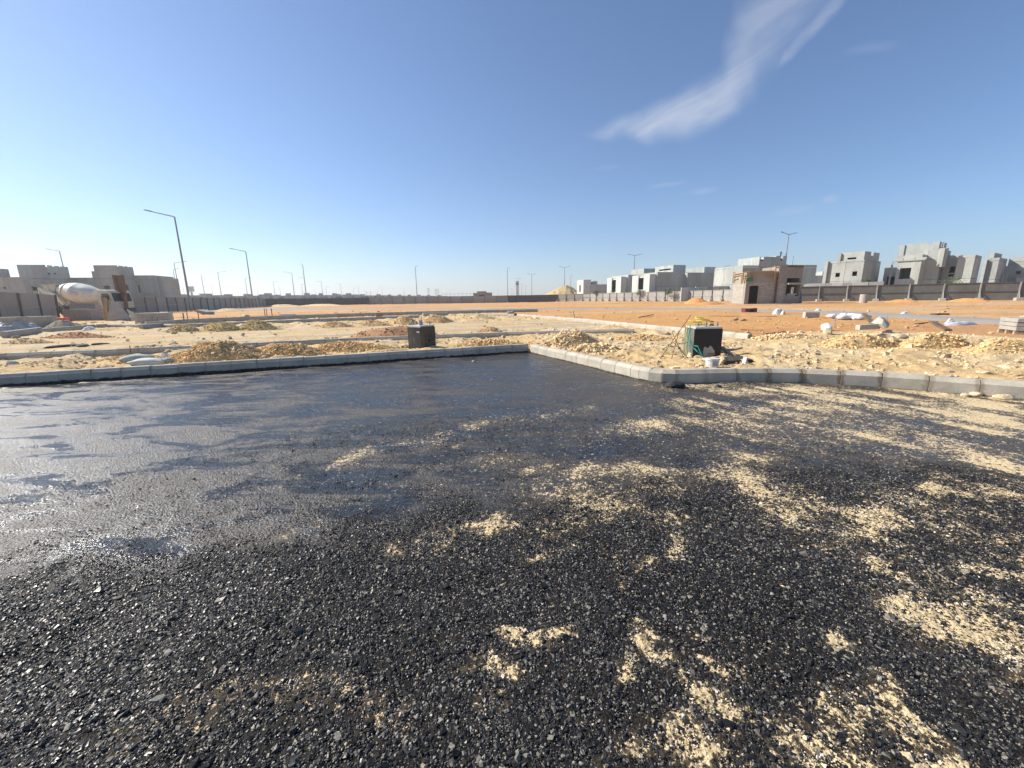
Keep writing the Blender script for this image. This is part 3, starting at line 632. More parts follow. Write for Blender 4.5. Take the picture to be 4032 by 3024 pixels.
# ------------------------------------------------------------------ grey path
up = [(800, 1216), (1050, 1214), (1120, 1212.5), (1500, 1216.5), (1760, 1216.5), (2000, 1215.5), (2300, 1213.5), (2500, 1213.5), (2760, 1214.5), (3000, 1218), (3300, 1225), (3637, 1240), (3963, 1256), (4300, 1275)]
lo_ = [(800, 1221), (1050, 1222), (1120, 1221), (1500, 1222), (1760, 1221.5), (2000, 1220), (2300, 1218.5), (2500, 1218.5), (2760, 1220), (3000, 1227), (3300, 1239), (3637, 1261), (3963, 1283), (4300, 1310)]
mb = MB(); vs = []; fs = []
def dens_(L, k=8):
    out = []
    for a, b_ in zip(L, L[1:]):
        for j in range(k): out.append((a[0] + (b_[0] - a[0]) * j / k, a[1] + (b_[1] - a[1]) * j / k))
    return out + [L[-1]]
for i, (a, b_) in enumerate(zip(dens_(up), dens_(lo_))):
    A_, B_ = T(*a, it=6), T(*b_, it=6); A_.z += .05; B_.z += .05
    for k in range(5):
        p = B_.lerp(A_, k / 4); w = .25 * (fbm(np.array([p.x * 1.3]), np.array([p.y * 1.3]), 3, 7)[0] - .5)
        vs.append((p.x, p.y + w * (k in (0, 4)) * 2, p.z + (.012 if 0 < k < 4 else -.1)))
    if i:
        for k in range(4): fs.append(((i - 1) * 5 + k, i * 5 + k, i * 5 + k + 1, (i - 1) * 5 + k + 1))
mb.add(vs, fs); mb.build('path', 'path_grey', smooth_=True)['kind'] = 'structure'

# ------------------------------------------------------------------ heaps of earth
CL = {'earth_yellow': YEL, 'earth_pale': PAL, 'earth_red': RED, 'earth_orange': (.58, .29, .11), 'earth_grey': GRY, 'earth_olive': (.55, .42, .205)}
def heap(pxl, pxr, pyb, pyt, label, mat='earth_yellow', aspect=.6, nclod=500, seed=0, csize=.035, rough_=.3, peak=.5, name='earth_heap', flat=1.0, group=None, hmin=.2):
    c = T((pxl + pxr) / 2, pyb); a = T(pxl, pyb); b_ = T(pxr, pyb); ax = (b_ - a); rx = max(ax.length / 2, .3); ang = math.atan2(ax.y, ax.x)
    vd = Vector((c.x, c.y, 0)).normalized(); ry = rx * aspect; ctr = c + vd * ry * .85; ctr.z = float(th0(ctr.x, ctr.y))
    h = max(zat((pxl + pxr) / 2, pyt, ctr.y) - ctr.z, hmin)
    root = empty(name, ctr, ang, label, 'heap', group)
    nr, na_ = 26, 64; R_, P_ = np.meshgrid(np.linspace(0, 1.08, nr), np.linspace(0, 2 * math.pi, na_))
    X = R_ * np.cos(P_) * rx; Y = R_ * np.sin(P_) * ry
    edge = 1 + .35 * (fbm(np.cos(P_) * 1.4 + seed * 3.3, np.sin(P_) * 1.4 + seed, 3, seed) - .5)
    def hz(X, Y, rr, ed):
        q = np.clip(rr / ed, 0, 1.2); base = np.clip(1 - q, 0, 1) ** (.85 / flat); base = base * (1 - .25 * np.clip(1 - q * 3, 0, 1))
        pk = .72 + .56 * fbm(X * 1.5 / rx + seed * 2.7, Y * 1.5 / ry + seed, 3, seed + 3)
        z = h * base * pk + (fbm(X * 4.5 / min(rx, 2) + seed, Y * 4.5 / min(rx, 2), 4, seed + 9) - .5) * rough_ * .55 * h * np.clip(base * 3, 0, 1)
        return z - .12 * sst(.92, 1.05, q)
    Z = hz(X, Y, R_, edge)
    WX = ctr.x + X * math.cos(ang) - Y * math.sin(ang); WY = ctr.y + X * math.sin(ang) + Y * math.cos(ang); kk = sst(.16, .45, sdroad(WX, WY)); Z = Z * kk - .25 * (1 - kk)
    me = grid_mesh('mound', X, Y, Z - .02); o = link('mound', me, mat, root)
    rough_ = rough_
    csize = csize * .165
    rg = np.random.default_rng(seed + 77); n = int(nclod * 2.4)
    rr = np.sqrt(rg.uniform(0, 1.35, n)); pp = rg.uniform(0, 2 * math.pi, n); x = rr * np.cos(pp) * rx; y = rr * np.sin(pp) * ry
    ed = 1 + .35 * (fbm(np.cos(pp) * 1.4 + seed * 3.3, np.sin(pp) * 1.4 + seed, 3, seed) - .5)
    z = np.maximum(hz(x, y, rr, ed), 0.0)
    wx_ = ctr.x + x * math.cos(ang) - y * math.sin(ang); wy_ = ctr.y + x * math.sin(ang) + y * math.cos(ang)
    keep = sdroad(wx_, wy_) > .25; x, y, z, rr = x[keep], y[keep], z[keep], rr[keep]; n = len(x)
    sz = np.clip(rg.lognormal(math.log(csize), .75, n), csize * .4, csize * 6); base = np.array(CL[mat])
    tn = base[None] * rg.uniform(1.0, 1.4, (n, 1)); wh = rg.uniform(0, 1, n) < .1; tn[wh] = base * .5 + np.array([.32, .29, .22])
    if n: scatter('clods', np.stack([x, y, z + sz * .1], -1), sz, tn, 'clod', root, sub=1, seed=seed, flat=.7)
    return root
H = heap
H(660, 1080, 1428, 1334, 'tallest rubble heap right behind the shaded kerb, left of the black block', 'earth_yellow', .42, 3000, 1, .05, .5, hmin=.45, flat=1.25)
H(960, 1300, 1410, 1344, 'rubble heap merging into the tallest one, nearer the black block', 'earth_yellow', .4, 2200, 2, .05, .5, flat=1.2)
H(1180, 1600, 1386, 1334, 'low ridge of yellow clods just left of the black block', 'earth_yellow', .22, 2400, 3, .045, .6)
H(380, 720, 1428, 1398, 'low spill of yellow clods beside the cement sacks', 'earth_yellow', .3, 1200, 4, .035, .5)
H(0, 330, 1452, 1415, 'low sandy hump at the far left behind the shaded kerb', 'earth_pale', .3, 500, 5, .03, .4)
H(1780, 2090, 1364, 1325, 'low rubble bank between the black block and the inner kerb corner', 'earth_yellow', .25, 1700, 6, .045, .6)
H(2090, 2400, 1382, 1298, 'lumpy rubble heap just behind the inner kerb corner', 'earth_pale', .55, 3000, 7, .055, .55, hmin=.45)
H(2220, 2490, 1394, 1345, 'scatter of broken stones at the foot of the corner rubble heap', 'earth_pale', .5, 1600, 8, .06, .5)
H(2380, 2720, 1345, 1312, 'low crest of rubble behind the square cut kerb end', 'earth_yellow', .35, 1500, 9, .045, .6)
hl = 'yellow earth heap, '
H(655, 790, 1306, 1268, hl + 'smallest and leftmost of the three in front of the leaning lamp post', 'earth_olive', .5, 700, 11, .055, .35, group='row of earth heaps')
H(785, 950, 1304, 1257, hl + 'middle one of the three beside the third kerb', 'earth_olive', .5, 900, 12, .055, .35, group='row of earth heaps')
H(935, 1100, 1300, 1251, hl + 'rightmost and highest of the three beside the third kerb', 'earth_olive', .5, 900, 13, .055, .35, group='row of earth heaps')
H(1260, 1385, 1289, 1260, hl + 'low one, first of those left of the black block', 'earth_yellow', .5, 500, 14, .055, .35, group='row of earth heaps')
H(1395, 1535, 1283, 1254, hl + 'second of those left of the black block', 'earth_yellow', .5, 500, 15, .055, .35, group='row of earth heaps')
H(1530, 1655, 1278, 1238, hl + 'peak seen just above left of the black block', 'earth_yellow', .5, 500, 16, .055, .35, group='row of earth heaps')
H(1645, 1790, 1271, 1230, hl + 'highest peak seen straight behind the black block', 'earth_yellow', .5, 600, 17, .055, .35, group='row of earth heaps')
H(1760, 1970, 1257, 1229, 'broad low heap right of the peaks behind the black block', 'earth_pale', .4, 600, 18, .06, .4)
H(1356, 1760, 1336, 1272, 'reddish brown smooth heap behind the black block', 'earth_red', .42, 500, 19, .05, .35, flat=1.2)
H(1880, 1985, 1309, 1280, 'small heap of pale broken clods on the sandy track', 'earth_pale', .5, 700, 20, .045, .5, hmin=.15)
H(2692, 2792, 1196, 1163, 'pointed orange sand pile by the grey fence left of the block hut', 'earth_orange', .7, 60, 21, .05, .08, name='sand_pile', flat=1.0)
H(2735, 2858, 1200, 1183, 'lower orange sand pile in front of the pointed one', 'earth_orange', .6, 60, 22, .05, .1, name='sand_pile', flat=1.1)
H(2945, 3270, 1342, 1306, 'rubble ridge right of the tilted black block, on the orange sand edge', 'earth_pale', .3, 1500, 23, .05, .5)
H(3200, 3560, 1372, 1300, 'rubble mound carrying broken slabs and a plank on the right', 'earth_yellow', .45, 800, 24, .055, .55)
H(3500, 3850, 1375, 1306, 'rubble mound with the tilted grey slab on top', 'earth_yellow', .4, 800, 25, .05, .55)
H(3780, 4150, 1400, 1312, 'rubble mound at the right edge of the picture, below the block stack', 'earth_yellow', .45, 700, 26, .045, .5)
H(180, 320, 1291, 1254, 'dark grey soil heap in front of the hoarding gap by the mixer truck', 'earth_grey', .5, 200, 27, .05, .2)
H(30, 200, 1352, 1326, 'low reddish heap at the far left beyond the second kerb', 'earth_pale', .3, 300, 28, .05, .4)
H(180, 430, 1330, 1306, 'long low reddish bank along the track on the left', 'earth_red', .25, 500, 29, .045, .4)
H(3480, 3620, 1190, 1174, 'orange sand bank against the right fence', 'earth_orange', .4, 40, 30, .05, .1, name='sand_pile', flat=1.2)
H(3730, 3900, 1188, 1170, 'larger orange sand bank against the right fence', 'earth_orange', .4, 40, 31, .05, .1, name='sand_pile', flat=1.2)
H(840, 960, 1226, 1212, 'low spoil bank at the foot of the long left fence', 'earth_pale', .35, 200, 32, .09, .4)
H(1045, 1190, 1208, 1196, 'spoil bank at the foot of the dark fence', 'earth_pale', .3, 200, 33, .09, .4)
H(1180, 1360, 1205, 1194, 'second spoil bank at the foot of the dark fence', 'earth_pale', .3, 200, 34, .09, .4)
# the big far sand hill stands behind the back fence
def hill(px0, px1, pyt, Y, label, seed):
    x0, x1 = uat(px0) * Y, uat(px1) * Y; rx = (x1 - x0) / 2; h = zat((px0 + px1) / 2 - 15, pyt, Y) - .3
    root = empty('sand_hill', ((x0 + x1) / 2, Y, .2), 0, label, 'heap'); R_, P_ = np.meshgrid(np.linspace(0, 1, 40), np.linspace(0, 2 * math.pi, 90)); X = R_ * np.cos(P_) * rx; Y_ = R_ * np.sin(P_) * rx * .7
    Z = h * np.clip(1 - R_, 0, 1) ** .75 * (.8 + .4 * fbm(X / rx * 2 + 3, Y_ / rx * 2, 4, seed)) + (fbm(X * .8, Y_ * .8, 4, seed + 1) - .5) * 1.0 * (R_ < .97) - .1
    link('mound', grid_mesh('mound', X, Y_, Z), 'earth_olive', root)
hill(2112, 2345, 1124, 190, 'tall tan sand hill behind the back fence', 40)

# small stones all over the yellow ground
n = 26000; px_ = rng.uniform(-100, 4200, n); az_ = rng.uniform(-1.0, 1.05, n); r_ = 7 * (60 / 7.0) ** rng.uniform(0, 1, n) ** 1.3; x_ = r_ * np.sin(az_); y_ = r_ * np.cos(az_)
ok = (sdroad(x_, y_) > .3); tk = (r_ > tr1(az_)) & (r_ < tr2(az_)) & (az_ < .35); isor = r_ > ob(az_)
ok &= rng.uniform(0, 1, n) < np.where(tk, .10, np.where(isor, .2, .8)) * (.35 + .9 * (fbm(x_ * .8, y_ * .8, 3, 221) > .48))
x_, y_, r_, isor = x_[ok], y_[ok], r_[ok], isor[ok]; n = len(x_); sz = np.clip(rng.lognormal(math.log(.018), .6, n), .008, .09) * (1 + r_ / 40)
tn = np.where(isor[:, None], np.array([[.5, .33, .19]]), np.array([[.56, .44, .27]])) * rng.uniform(.7, 1.25, (n, 1))
zz_ = th0(x_, y_)
lm = (fbm(x_ * 2.2, y_ * 2.2, 5, 11) - .5) * .07 + np.maximum(0, fbm(x_ * .9, y_ * .9, 5, 31) - .5) * .3 * (~isor)
o = scatter('scattered_stones', np.stack([x_, y_, zz_ + lm + .004], -1), sz, tn, 'clod', sub=1, seed=9, flat=.7)
tag(o, 'small stones and clods strewn over the sandy building plot', 'stones')
# ------------------------------------------------------------------ fences
rf = random.Random(11)
_fm = {}
def fmesh(key, fn):
    if key not in _fm: _fm[key] = fn()
    return _fm[key]
def fence(P, step, hgt, label, board='fence_board', post='fence_rail', lean=0.0, feet=True, rails=True, zoff=0.0, pmat=None):
    pts = resample(P, step); c = pts[0]; z0 = float(th0(c.x, c.y)) + zoff
    root = empty('site_fence', (c.x, c.y, z0), 0, label, 'fence')
    pm = fmesh(('post', hgt), lambda: MB().box(-.065, .065, -.13, .03, -.1, hgt + .02).mesh('post'))
    bm_ = fmesh(('brace', hgt), lambda: MB().bar((0, -.06, hgt * .55), (0, -.75, .1), .07).mesh('brace'))
    ft = fmesh(('foot',), lambda: rough_mesh(MB().box(-.35, .35, -.75, .05, -.05, .36).mesh('footing', bevel=.03), .02, 3, 2))
    for i, a in enumerate(pts):
        b_ = pts[i + 1] if i + 1 < len(pts) else None
        d = (b_ - a) if b_ else (a - pts[i - 1]); ang = math.atan2(d.y, d.x); zz = float(th0(a.x, a.y)) + zoff - z0
        nrm_out = Vector((d.y, -d.x)).normalized()
        if nrm_out.dot(Vector((-a.x, -a.y))) < 0: ang += math.pi           # local -y looks at the camera's side
        base = Vector((a.x - c.x, a.y - c.y, zz))
        po = link('post', pm, pmat or post, root, base, (rf.uniform(-.02, .02) + lean, rf.uniform(-.025, .025), ang))
        if feet:
            link('footing', ft, 'block_pale', root, base, (0, 0, ang + rf.uniform(-.15, .15)))
            link('brace', bm_, post, root, base, (0, 0, ang))
        if b_:
            mid_ = (a + b_) / 2 - c; L = d.length; zz2 = (zz + float(th0(b_.x, b_.y)) + zoff - z0) / 2
            Lr = round(L, 1)
            pn = fmesh(('panel', Lr, hgt), lambda: MB().box(-Lr / 2 + .05, Lr / 2 - .05, .0, .05, .05, hgt).mesh('panel'))
            tilt = rf.uniform(-.012, .012)
            p_ = link('panel', pn, board, root, (mid_.x, mid_.y, zz2 + rf.uniform(-.03, .03)), (lean, tilt, ang), (L / Lr, 1, 1))
            if rails:
                rl = fmesh(('rail', Lr), lambda: MB().box(-Lr / 2 + .05, Lr / 2 - .05, -.07, -.003, -.05, .05).mesh('rail'))
                for hz_ in (.5 * hgt, hgt - .03):
                    link('rail', rl, post, root, (mid_.x, mid_.y, zz2 + hz_), (0, tilt, ang), (L / Lr, 1, 1))
    return root
fence([(-33.5, 25.2), (-40.2, 33.6), (-46.0, 41.4)], 5.0, 2.35, 'brown board fence at the far left edge, nearest to the camera', feet=False, lean=.03, pmat='fence_post')
fence([(-49.9, 50.2), (-69.7, 116.6)], 3.05, 2.3, 'long board fence receding on the left behind the leaning lamp post', feet=False, pmat='fence_post')
fence([(-69.7, 116.6), (-66, 128), (-56, 136), (-48, 139)], 3.6, 2.25, 'dark netting covered back fence left of the centre', 'fence_mesh', 'steel_dark', feet=False)
fence([(-48, 139), (-20, 138.5), (-1, 138)], 4.0, 2.35, 'grey brown back fence with footing blocks in the centre', 'fence_board')
fence([(-1, 138), (8, 137), (15.5, 135)], 3.5, 2.35, 'short dark stretch of the back fence below the white sign tower', 'fence_mesh', 'steel_dark', feet=False)
fence([(15.5, 135), (24, 128.5), (33.5, 110), (40.0, 95), (43.4, 81), (47.0, 68.5)], 3.0, 2.3, 'pale grey fence curving in from the sand hill to the block hut', 'fence_grey', 'steel_dark')
fence([(47.0, 68.5), (54.7, 64.2), (60, 60.5), (69, 54.4), (76, 49.7), (83, 45)], 3.45, 2.4, 'dark grey fence with footing blocks right of the block hut', 'fence_dark', 'fence_grey')

# ------------------------------------------------------------------ buildings
def slab(W_, z0, z1, holes, th, seams_x=(), seams_z=(), gap=.05):
    """wall in local xz, y from 0 to th, with rectangular holes; split into panels along the seams"""
    out = []; xs = [0] + sorted(s for s in seams_x if .3 < s < W_ - .3) + [W_]; zs = [z0] + sorted(s for s in seams_z if z0 + .3 < s < z1 - .3) + [z1]
    for a, b_ in zip(xs, xs[1:]):
        for c, d in zip(zs, zs[1:]):
            xa = a + (gap / 2 if a > 0 else 0); xb = b_ - (gap / 2 if b_ < W_ else 0); za = c + (gap / 2 if c > z0 else 0); zb = d - (gap / 2 if d < z1 else 0)
            hs = [(max(h[0], xa), min(h[1], xb), max(h[2], za), min(h[3], zb)) for h in holes]; hs = [h for h in hs if h[1] - h[0] > .01 and h[3] - h[2] > .01]
            cx = sorted({xa, xb, *[h[0] for h in hs], *[h[1] for h in hs]}); cz = sorted({za, zb, *[h[2] for h in hs], *[h[3] for h in hs]})
            nx, nz = len(cx) - 1, len(cz) - 1
            fill = [[not any(h[0] <= (cx[i] + cx[i + 1]) / 2 <= h[1] and h[2] <= (cz[j] + cz[j + 1]) / 2 <= h[3] for h in hs) for j in range(nz)] for i in range(nx)]
            mb = MB(); vid = {}
            def V_(i, j, k):
                if (i, j, k) not in vid: vid[(i, j, k)] = len(mb.v); mb.v.append((cx[i], th * k, cz[j]))
                return vid[(i, j, k)]
            F_ = lambda i, j: 0 <= i < nx and 0 <= j < nz and fill[i][j]
            for i in range(nx):
                for j in range(nz):
                    if not fill[i][j]: continue
                    mb.f.append((V_(i, j, 0), V_(i + 1, j, 0), V_(i + 1, j + 1, 0), V_(i, j + 1, 0))); mb.f.append((V_(i, j, 1), V_(i, j + 1, 1), V_(i + 1, j + 1, 1), V_(i + 1, j, 1)))
                    for di, dj, e in ((-1, 0, ((i, j), (i, j + 1))), (1, 0, ((i + 1, j + 1), (i + 1, j))), (0, -1, ((i + 1, j), (i, j))), (0, 1, ((i, j + 1), (i + 1, j + 1)))):
                        if not F_(i + di, j + dj):
                            (p, q) = e; mb.f.append((V_(*p, 0), V_(*p, 1), V_(*q, 1), V_(*q, 0)))
            if mb.f: out.append(mb)
    return out
class House:
    """local x along the front (left to right as seen), local y away from the camera"""
    def __init__(s, px, Y, ang, label, name='villa_shell', group=None, cat='house', mat='concrete'):
        s.x = uat(px) * Y; s.y = Y; s.ang = math.radians(ang); s.z = float(th0(s.x, s.y)); s.mat = mat
        s.d = Vector((math.cos(s.ang), math.sin(s.ang))); s.root = empty(name, (s.x, s.y, s.z), s.ang, label, cat, group); s.rnd = random.Random(int(px * 7 + Y))
    def hit(s, px, py, off=0.0):                     # ray on the plane of the front (moved by off): local (x, z)
        d = ray(px, py); n = Vector((-s.d.y, s.d.x)); o = Vector((s.x, s.y)) + n * off
        t_ = (o.x * n.x + o.y * n.y) / (d.x * n.x + d.y * n.y); X, Y_ = d.x * t_, d.y * t_
        return (X - s.x) * s.d.x + (Y_ - s.y) * s.d.y, CAMH + d.z * t_ - s.z
    def hit_side(s, px, py, xs):                     # ray on the plane local x = xs: local (y, z)
        d = ray(px, py); n = s.d; o = Vector((s.x, s.y)) + s.d * xs; t_ = (o.x * n.x + o.y * n.y) / (d.x * n.x + d.y * n.y); X, Y_ = d.x * t_, d.y * t_
        return -(X - o.x) * s.d.y + (Y_ - o.y) * s.d.x, CAMH + d.z * t_ - s.z
    def vol(s, x0, x1, y0, y1, z1, front=(), left=(), right=(), z0=0.0, panel=3.4, storey=None, mat=None, th=.22, roof=True, crenel=(), crenel_r=(), par=.5):
        mat = mat or s.mat; W_ = x1 - x0; D = y1 - y0; sz_ = [] if not storey else [z0 + storey * k for k in range(1, 5)]
        seams = lambda L: [L * k / max(1, round(L / panel)) for k in range(1, max(1, round(L / panel)))] if panel else []
        def put(mbs, loc, rz):
            for mb in mbs: mb.build('wall_panel', mat, s.root, loc=loc, rot=(0, 0, rz))
        ch = [(a, b_, z1 - c, z1 + .1) for a, b_, c in crenel]; cr_ = [(a, b_, z1 - c, z1 + .1) for a, b_, c in crenel_r]
        put(slab(W_, z0, z1, list(front) + ch, th, seams(W_), sz_), (x0, y0, 0), 0)
        put(slab(W_, z0, z1, ch, th), (x0, y1 - th, 0), 0)
        g = .004
        put(slab(D - 2 * th - 2 * g, z0, z1, [(D - th - b_, D - th - a, c, d) for a, b_, c, d in left], th, seams(D), sz_), (x0, y1 - th - g, 0), -math.pi / 2)
        put(slab(D - 2 * th - 2 * g, z0, z1, [(a - th, b_ - th, c, d) for a, b_, c, d in right] + cr_, th, seams(D), sz_), (x1, y0 + th + g, 0), math.pi / 2)
        if roof: MB().box(x0 + th + .01, x1 - th - .01, y0 + th + .01, y1 - th - .01, z1 - par - .2, z1 - par).build('roof', mat, s.root)
        if storey and z1 - z0 > storey + 1.5: MB().box(x0 + th + .01, x1 - th - .01, y0 + th + .01, y1 - th - .01, z0 + storey - .15, z0 + storey).build('floor_slab', mat, s.root)
    def surround(s, x0, x1, z0, z1, y=0.0, w=.25, p=.12):   # raised band round a window
        mb = MB().box(x0 - w, x0, y - p, y - .003, z0, z1).box(x1, x1 + w, y - p, y - .003, z0, z1).box(x0 - w, x1 + w, y - p, y - .003, z1 + .002, z1 + w)
        mb.build('window_surround', s.mat, s.root)

def pxvol(h, pxl, pxr, pyt, depth, y0=0.0, wins=(), **kw):   # volume by the pixels of its front face
    a, zt = h.hit(pxl, pyt, y0); b_, _ = h.hit(pxr, pyt, y0); fr = []
    for (qa, qb, ta, tb) in wins:
        u0, v0 = h.hit(qa, tb, y0); u1, v1 = h.hit(qb, ta, y0); fr.append((u0 - a, u1 - a, v0, v1))
    h.vol(a, b_, y0, y0 + depth, zt, front=fr, **kw); return a, b_, zt

# --- right-hand houses, from the sand hill to the picture's edge
h = House(2329, 150, 16, 'low grey house shell next to the sand hill, far end of the right row')
pxvol(h, 2329, 2443, 1119.5, 9, panel=5)
a, b_, z_ = pxvol(h, 2333, 2352, 1107, 3, y0=1.2, panel=None)
h.vol(-3.0, -.01, .6, 6, h.hit(2316, 1101)[1], left=[(2.2, 3.4, 3.2, 5.6)], panel=3, mat='concrete_pale')
h = House(2474, 118, 16, 'grey house shell with a pale window bay, behind the double armed lamp')
a, b_, zt = pxvol(h, 2474, 2551, 1082, 9, panel=4, storey=3.6, left=[(2.0, 4.2, 3.4, 7.0)])
h.vol(-2.2, -.01, .5, 8.4, zt - .5, left=[(2.8, 5.2, 2.6, 6.6)], panel=None, mat='concrete_pale')
x0, z0_ = h.hit(2536, 1057, 3); x1, _ = h.hit(2583, 1057, 3); h.vol(x0, x1, 3, 9.6, z0_, panel=4, storey=3.6)
h = House(2590, 106, 16, 'grey house shell with the tallest stair tower left of the block hut')
a, b_, zt = pxvol(h, 2590, 2705, 1071, 9, panel=4, storey=3.6)
h.vol(-2.3, -.01, .5, 8.4, zt - .5, left=[(2.6, 5.0, 3.0, 7.0)], panel=None, mat='concrete_pale')
x0, z0_ = h.hit(2652, 1043, 2.5); x1, _ = h.hit(2700.6, 1043, 2.5); h.vol(x0, x1, 2.5, 10.4, z0_, panel=4, storey=3.6, left=[(1, 6, z0_ - 1.2, z0_ - .8)])
h = House(2708, 107, 16, 'grey house shell touching the block hut, with a lower stair tower')
a, b_, zt = pxvol(h, 2708, 2865, 1073, 10, panel=4, storey=3.6)
x0, z0_ = h.hit(2774, 1051, 2.5); x1, _ = h.hit(2818, 1051, 2.5); h.vol(x0, x1, 2.5, 10.4, z0_, panel=4, storey=3.6)
h.vol(b_ + .3, b_ + 4, 2, 9, zt - .6, panel=4, mat='concrete_pale')
# their boundary wall
h = House(2684, 93, 10, 'pale boundary wall with stepped panels in front of the grey house shells', 'boundary_wall', cat='wall')
for (pa, pb, pt, mt_) in [(2684, 2738, 1132, 'concrete_pale'), (2740, 2781, 1129, 'concrete_pale'), (2783, 2808, 1128, 'concrete'), (2810, 2832, 1127, 'concrete_pale'), (2834, 2875, 1126.5, 'concrete')]:
    a, zt = h.hit(pa, pt); b_, _ = h.hit(pb, pt); MB().box(a, b_, 0, .25, 0, zt).build('wall_panel', mt_, h.root)
# house behind the hut
h = House(2990, 92, 12, 'grey house shell rising behind the block hut')
pxvol(h, 2926, 2990, 1045, 9, y0=.5, panel=3.5, storey=3.6)
x0, zt = h.hit(3067, 1006, 1.5); xl, _ = h.hit(2992, 1010, 1.5); h.vol(xl, x0, 1.5, 8, zt - .3, panel=3.5, storey=3.6, crenel=((.3, 1.1, .9),))
x1, _ = h.hit(3110, 1006, 1.5); h.vol(x0 + .01, x1, 2.2, 9, zt, panel=3.5, storey=3.6, crenel=((1.2, 1.9, 1.0),))
pxvol(h, 3112, 3217, 1043, 9, y0=.2, panel=3.6, storey=3.6); HB = h; TOPZ = zt; TOPX = (x0, x1)
h = House(3211, 150, 10, 'small far house shell in the gap right of the hut', group=None)
pxvol(h, 3211, 3258, 1085, 10, panel=4); pxvol(h, 3240, 3257, 1069, 4, y0=2, panel=None)
h = House(3160, 76, -34, 'pale low boundary wall right of the block hut', 'boundary_wall', cat='wall')
for (pa, pb, pt, mt_) in [(3166, 3250, 1117, 'concrete_pale'), (3252, 3278, 1115, 'concrete'), (3281, 3318, 1114.5, 'concrete_pale'), (3320, 3353, 1113, 'concrete'), (3356, 3420, 1112, 'concrete_pale'), (3424, 3480, 1110, 'concrete')]:
    a, zt = h.hit(pa, pt); b_, _ = h.hit(pb, pt); MB().box(a, b_, 0, .25, 0, zt).build('wall_panel', mt_, h.root)
# two-storey house with the notched tower
h = House(3265, 84, -57, 'grey two storey house shell with a single notched tower, left of the largest one')
a, b_, zt = pxvol(h, 3265, 3403, 1032, 9, panel=2.7, storey=3.6, wins=[(3288, 3308, 1074, 1091), (3354, 3376, 1068, 1087)])
h.vol(a - .55, a - .01, -.5, 2.0, zt + .1, panel=None)
c0, zt2 = h.hit(3316, 996, .3); c1, _ = h.hit(3406, 993, .3)
h.vol(c0, c1 - .01, .3, 8.4, zt2, z0=zt - .48, panel=3.2, front=[(c1 - c0 - 3.0, c1 - c0 - 1.5, 1.6, 2.05) if False else (c1 - c0 - 2.6, c1 - c0 - 1.2, zt + .25, zt + .6)], crenel_r=((3.2, 4.4, 1.0),), par=.6)
h.vol(c0 - .5, c0 - .01, -.05, 1.6, zt2 - .1, z0=zt - .48, panel=None)
MB().box(a + 4, b_ + .3, -.9, -.01, 3.0, 3.15).build('canopy', 'concrete', h.root)
# the largest house
h = House(3514, 80, -56, 'largest grey house shell with a big square window and notched stair tower')
x1, zt = h.hit(3634, 1001); u0, v0 = h.hit(3537, 1099); u1, v1 = h.hit(3589, 1054)
h.vol(0, x1, 0, 4.2, zt, front=[(u0, u1, v0, v1)], panel=None, storey=None, th=.3)
MB().box(u0 - 1.35, u0 - 1.1, -.22, -.003, 0, v1 + 1.25).box(u0 - 1.35, u1 + 1.7, -.22, -.003, v1 + 1.252, v1 + 1.5).build('window_surround', 'concrete', h.root)
for k in range(3): MB().box(u0 - .9 + k * 1.6, u0 + .2 + k * 1.6, -.08, -.003, zt - 1.1, zt - .55).build('relief_block', 'concrete', h.root)
b0, zb = h.hit(3641, 987, 3.0); b1, _ = h.hit(3712, 987, 3.0); h.vol(x1 + .02, b1, 3.0, 9.5, zb, panel=3.2, storey=3.6)
h.vol(b0 + 3.0, b1 + .02, 1.2, 2.98, zb + .1, z0=zb - 3.2, panel=None, par=.3)
t0, zt2 = h.hit(3566, 962, 4.4); t1, _ = h.hit(3700, 960, 4.4); h.vol(t0, t1, 4.4, 9.9, zt2, z0=zt - .6, panel=3.2, crenel=((t1 - t0 - 1.6, t1 - t0 - .9, .25),), crenel_r=((1.2, 1.8, .9), (2.6, 3.3, 1.1)), par=.8)
h.vol(t0 - .9, t0 - .02, 4.2, 5.2, zt2 - .15, z0=zt - .6, panel=None)
q0, _ = h.hit(3716, 1000, 5.2); q1, zq = h.hit(3784, 1003, 5.2); w0, wz0 = h.hit(3733, 1090, 5.2); w1, wz1 = h.hit(3764, 1049, 5.2)
h.vol(b1 + .04, q1, 5.2, 9.4, zq, front=[(w0 - b1 - .04, w1 - b1 - .04, wz0, wz1)], panel=3.2, storey=3.6)
MB().box(w0, w1, 5.24, 5.36, (wz0 * .68 + wz1 * .32) - .1, (wz0 * .68 + wz1 * .32) + .12).build('window_transom', 'concrete', h.root)
r1, zr = h.hit(3842, 1003, 3.2); h.vol(q1 + .02, r1, 3.2, 9.2, zr, panel=3.2, storey=3.6)
p0, zp = h.hit(3484, 1055, 3); h.vol(p0, -.02, 3, 9, zp, front=[(.6, -p0 - .5, 2.0, 4.4)], panel=None)
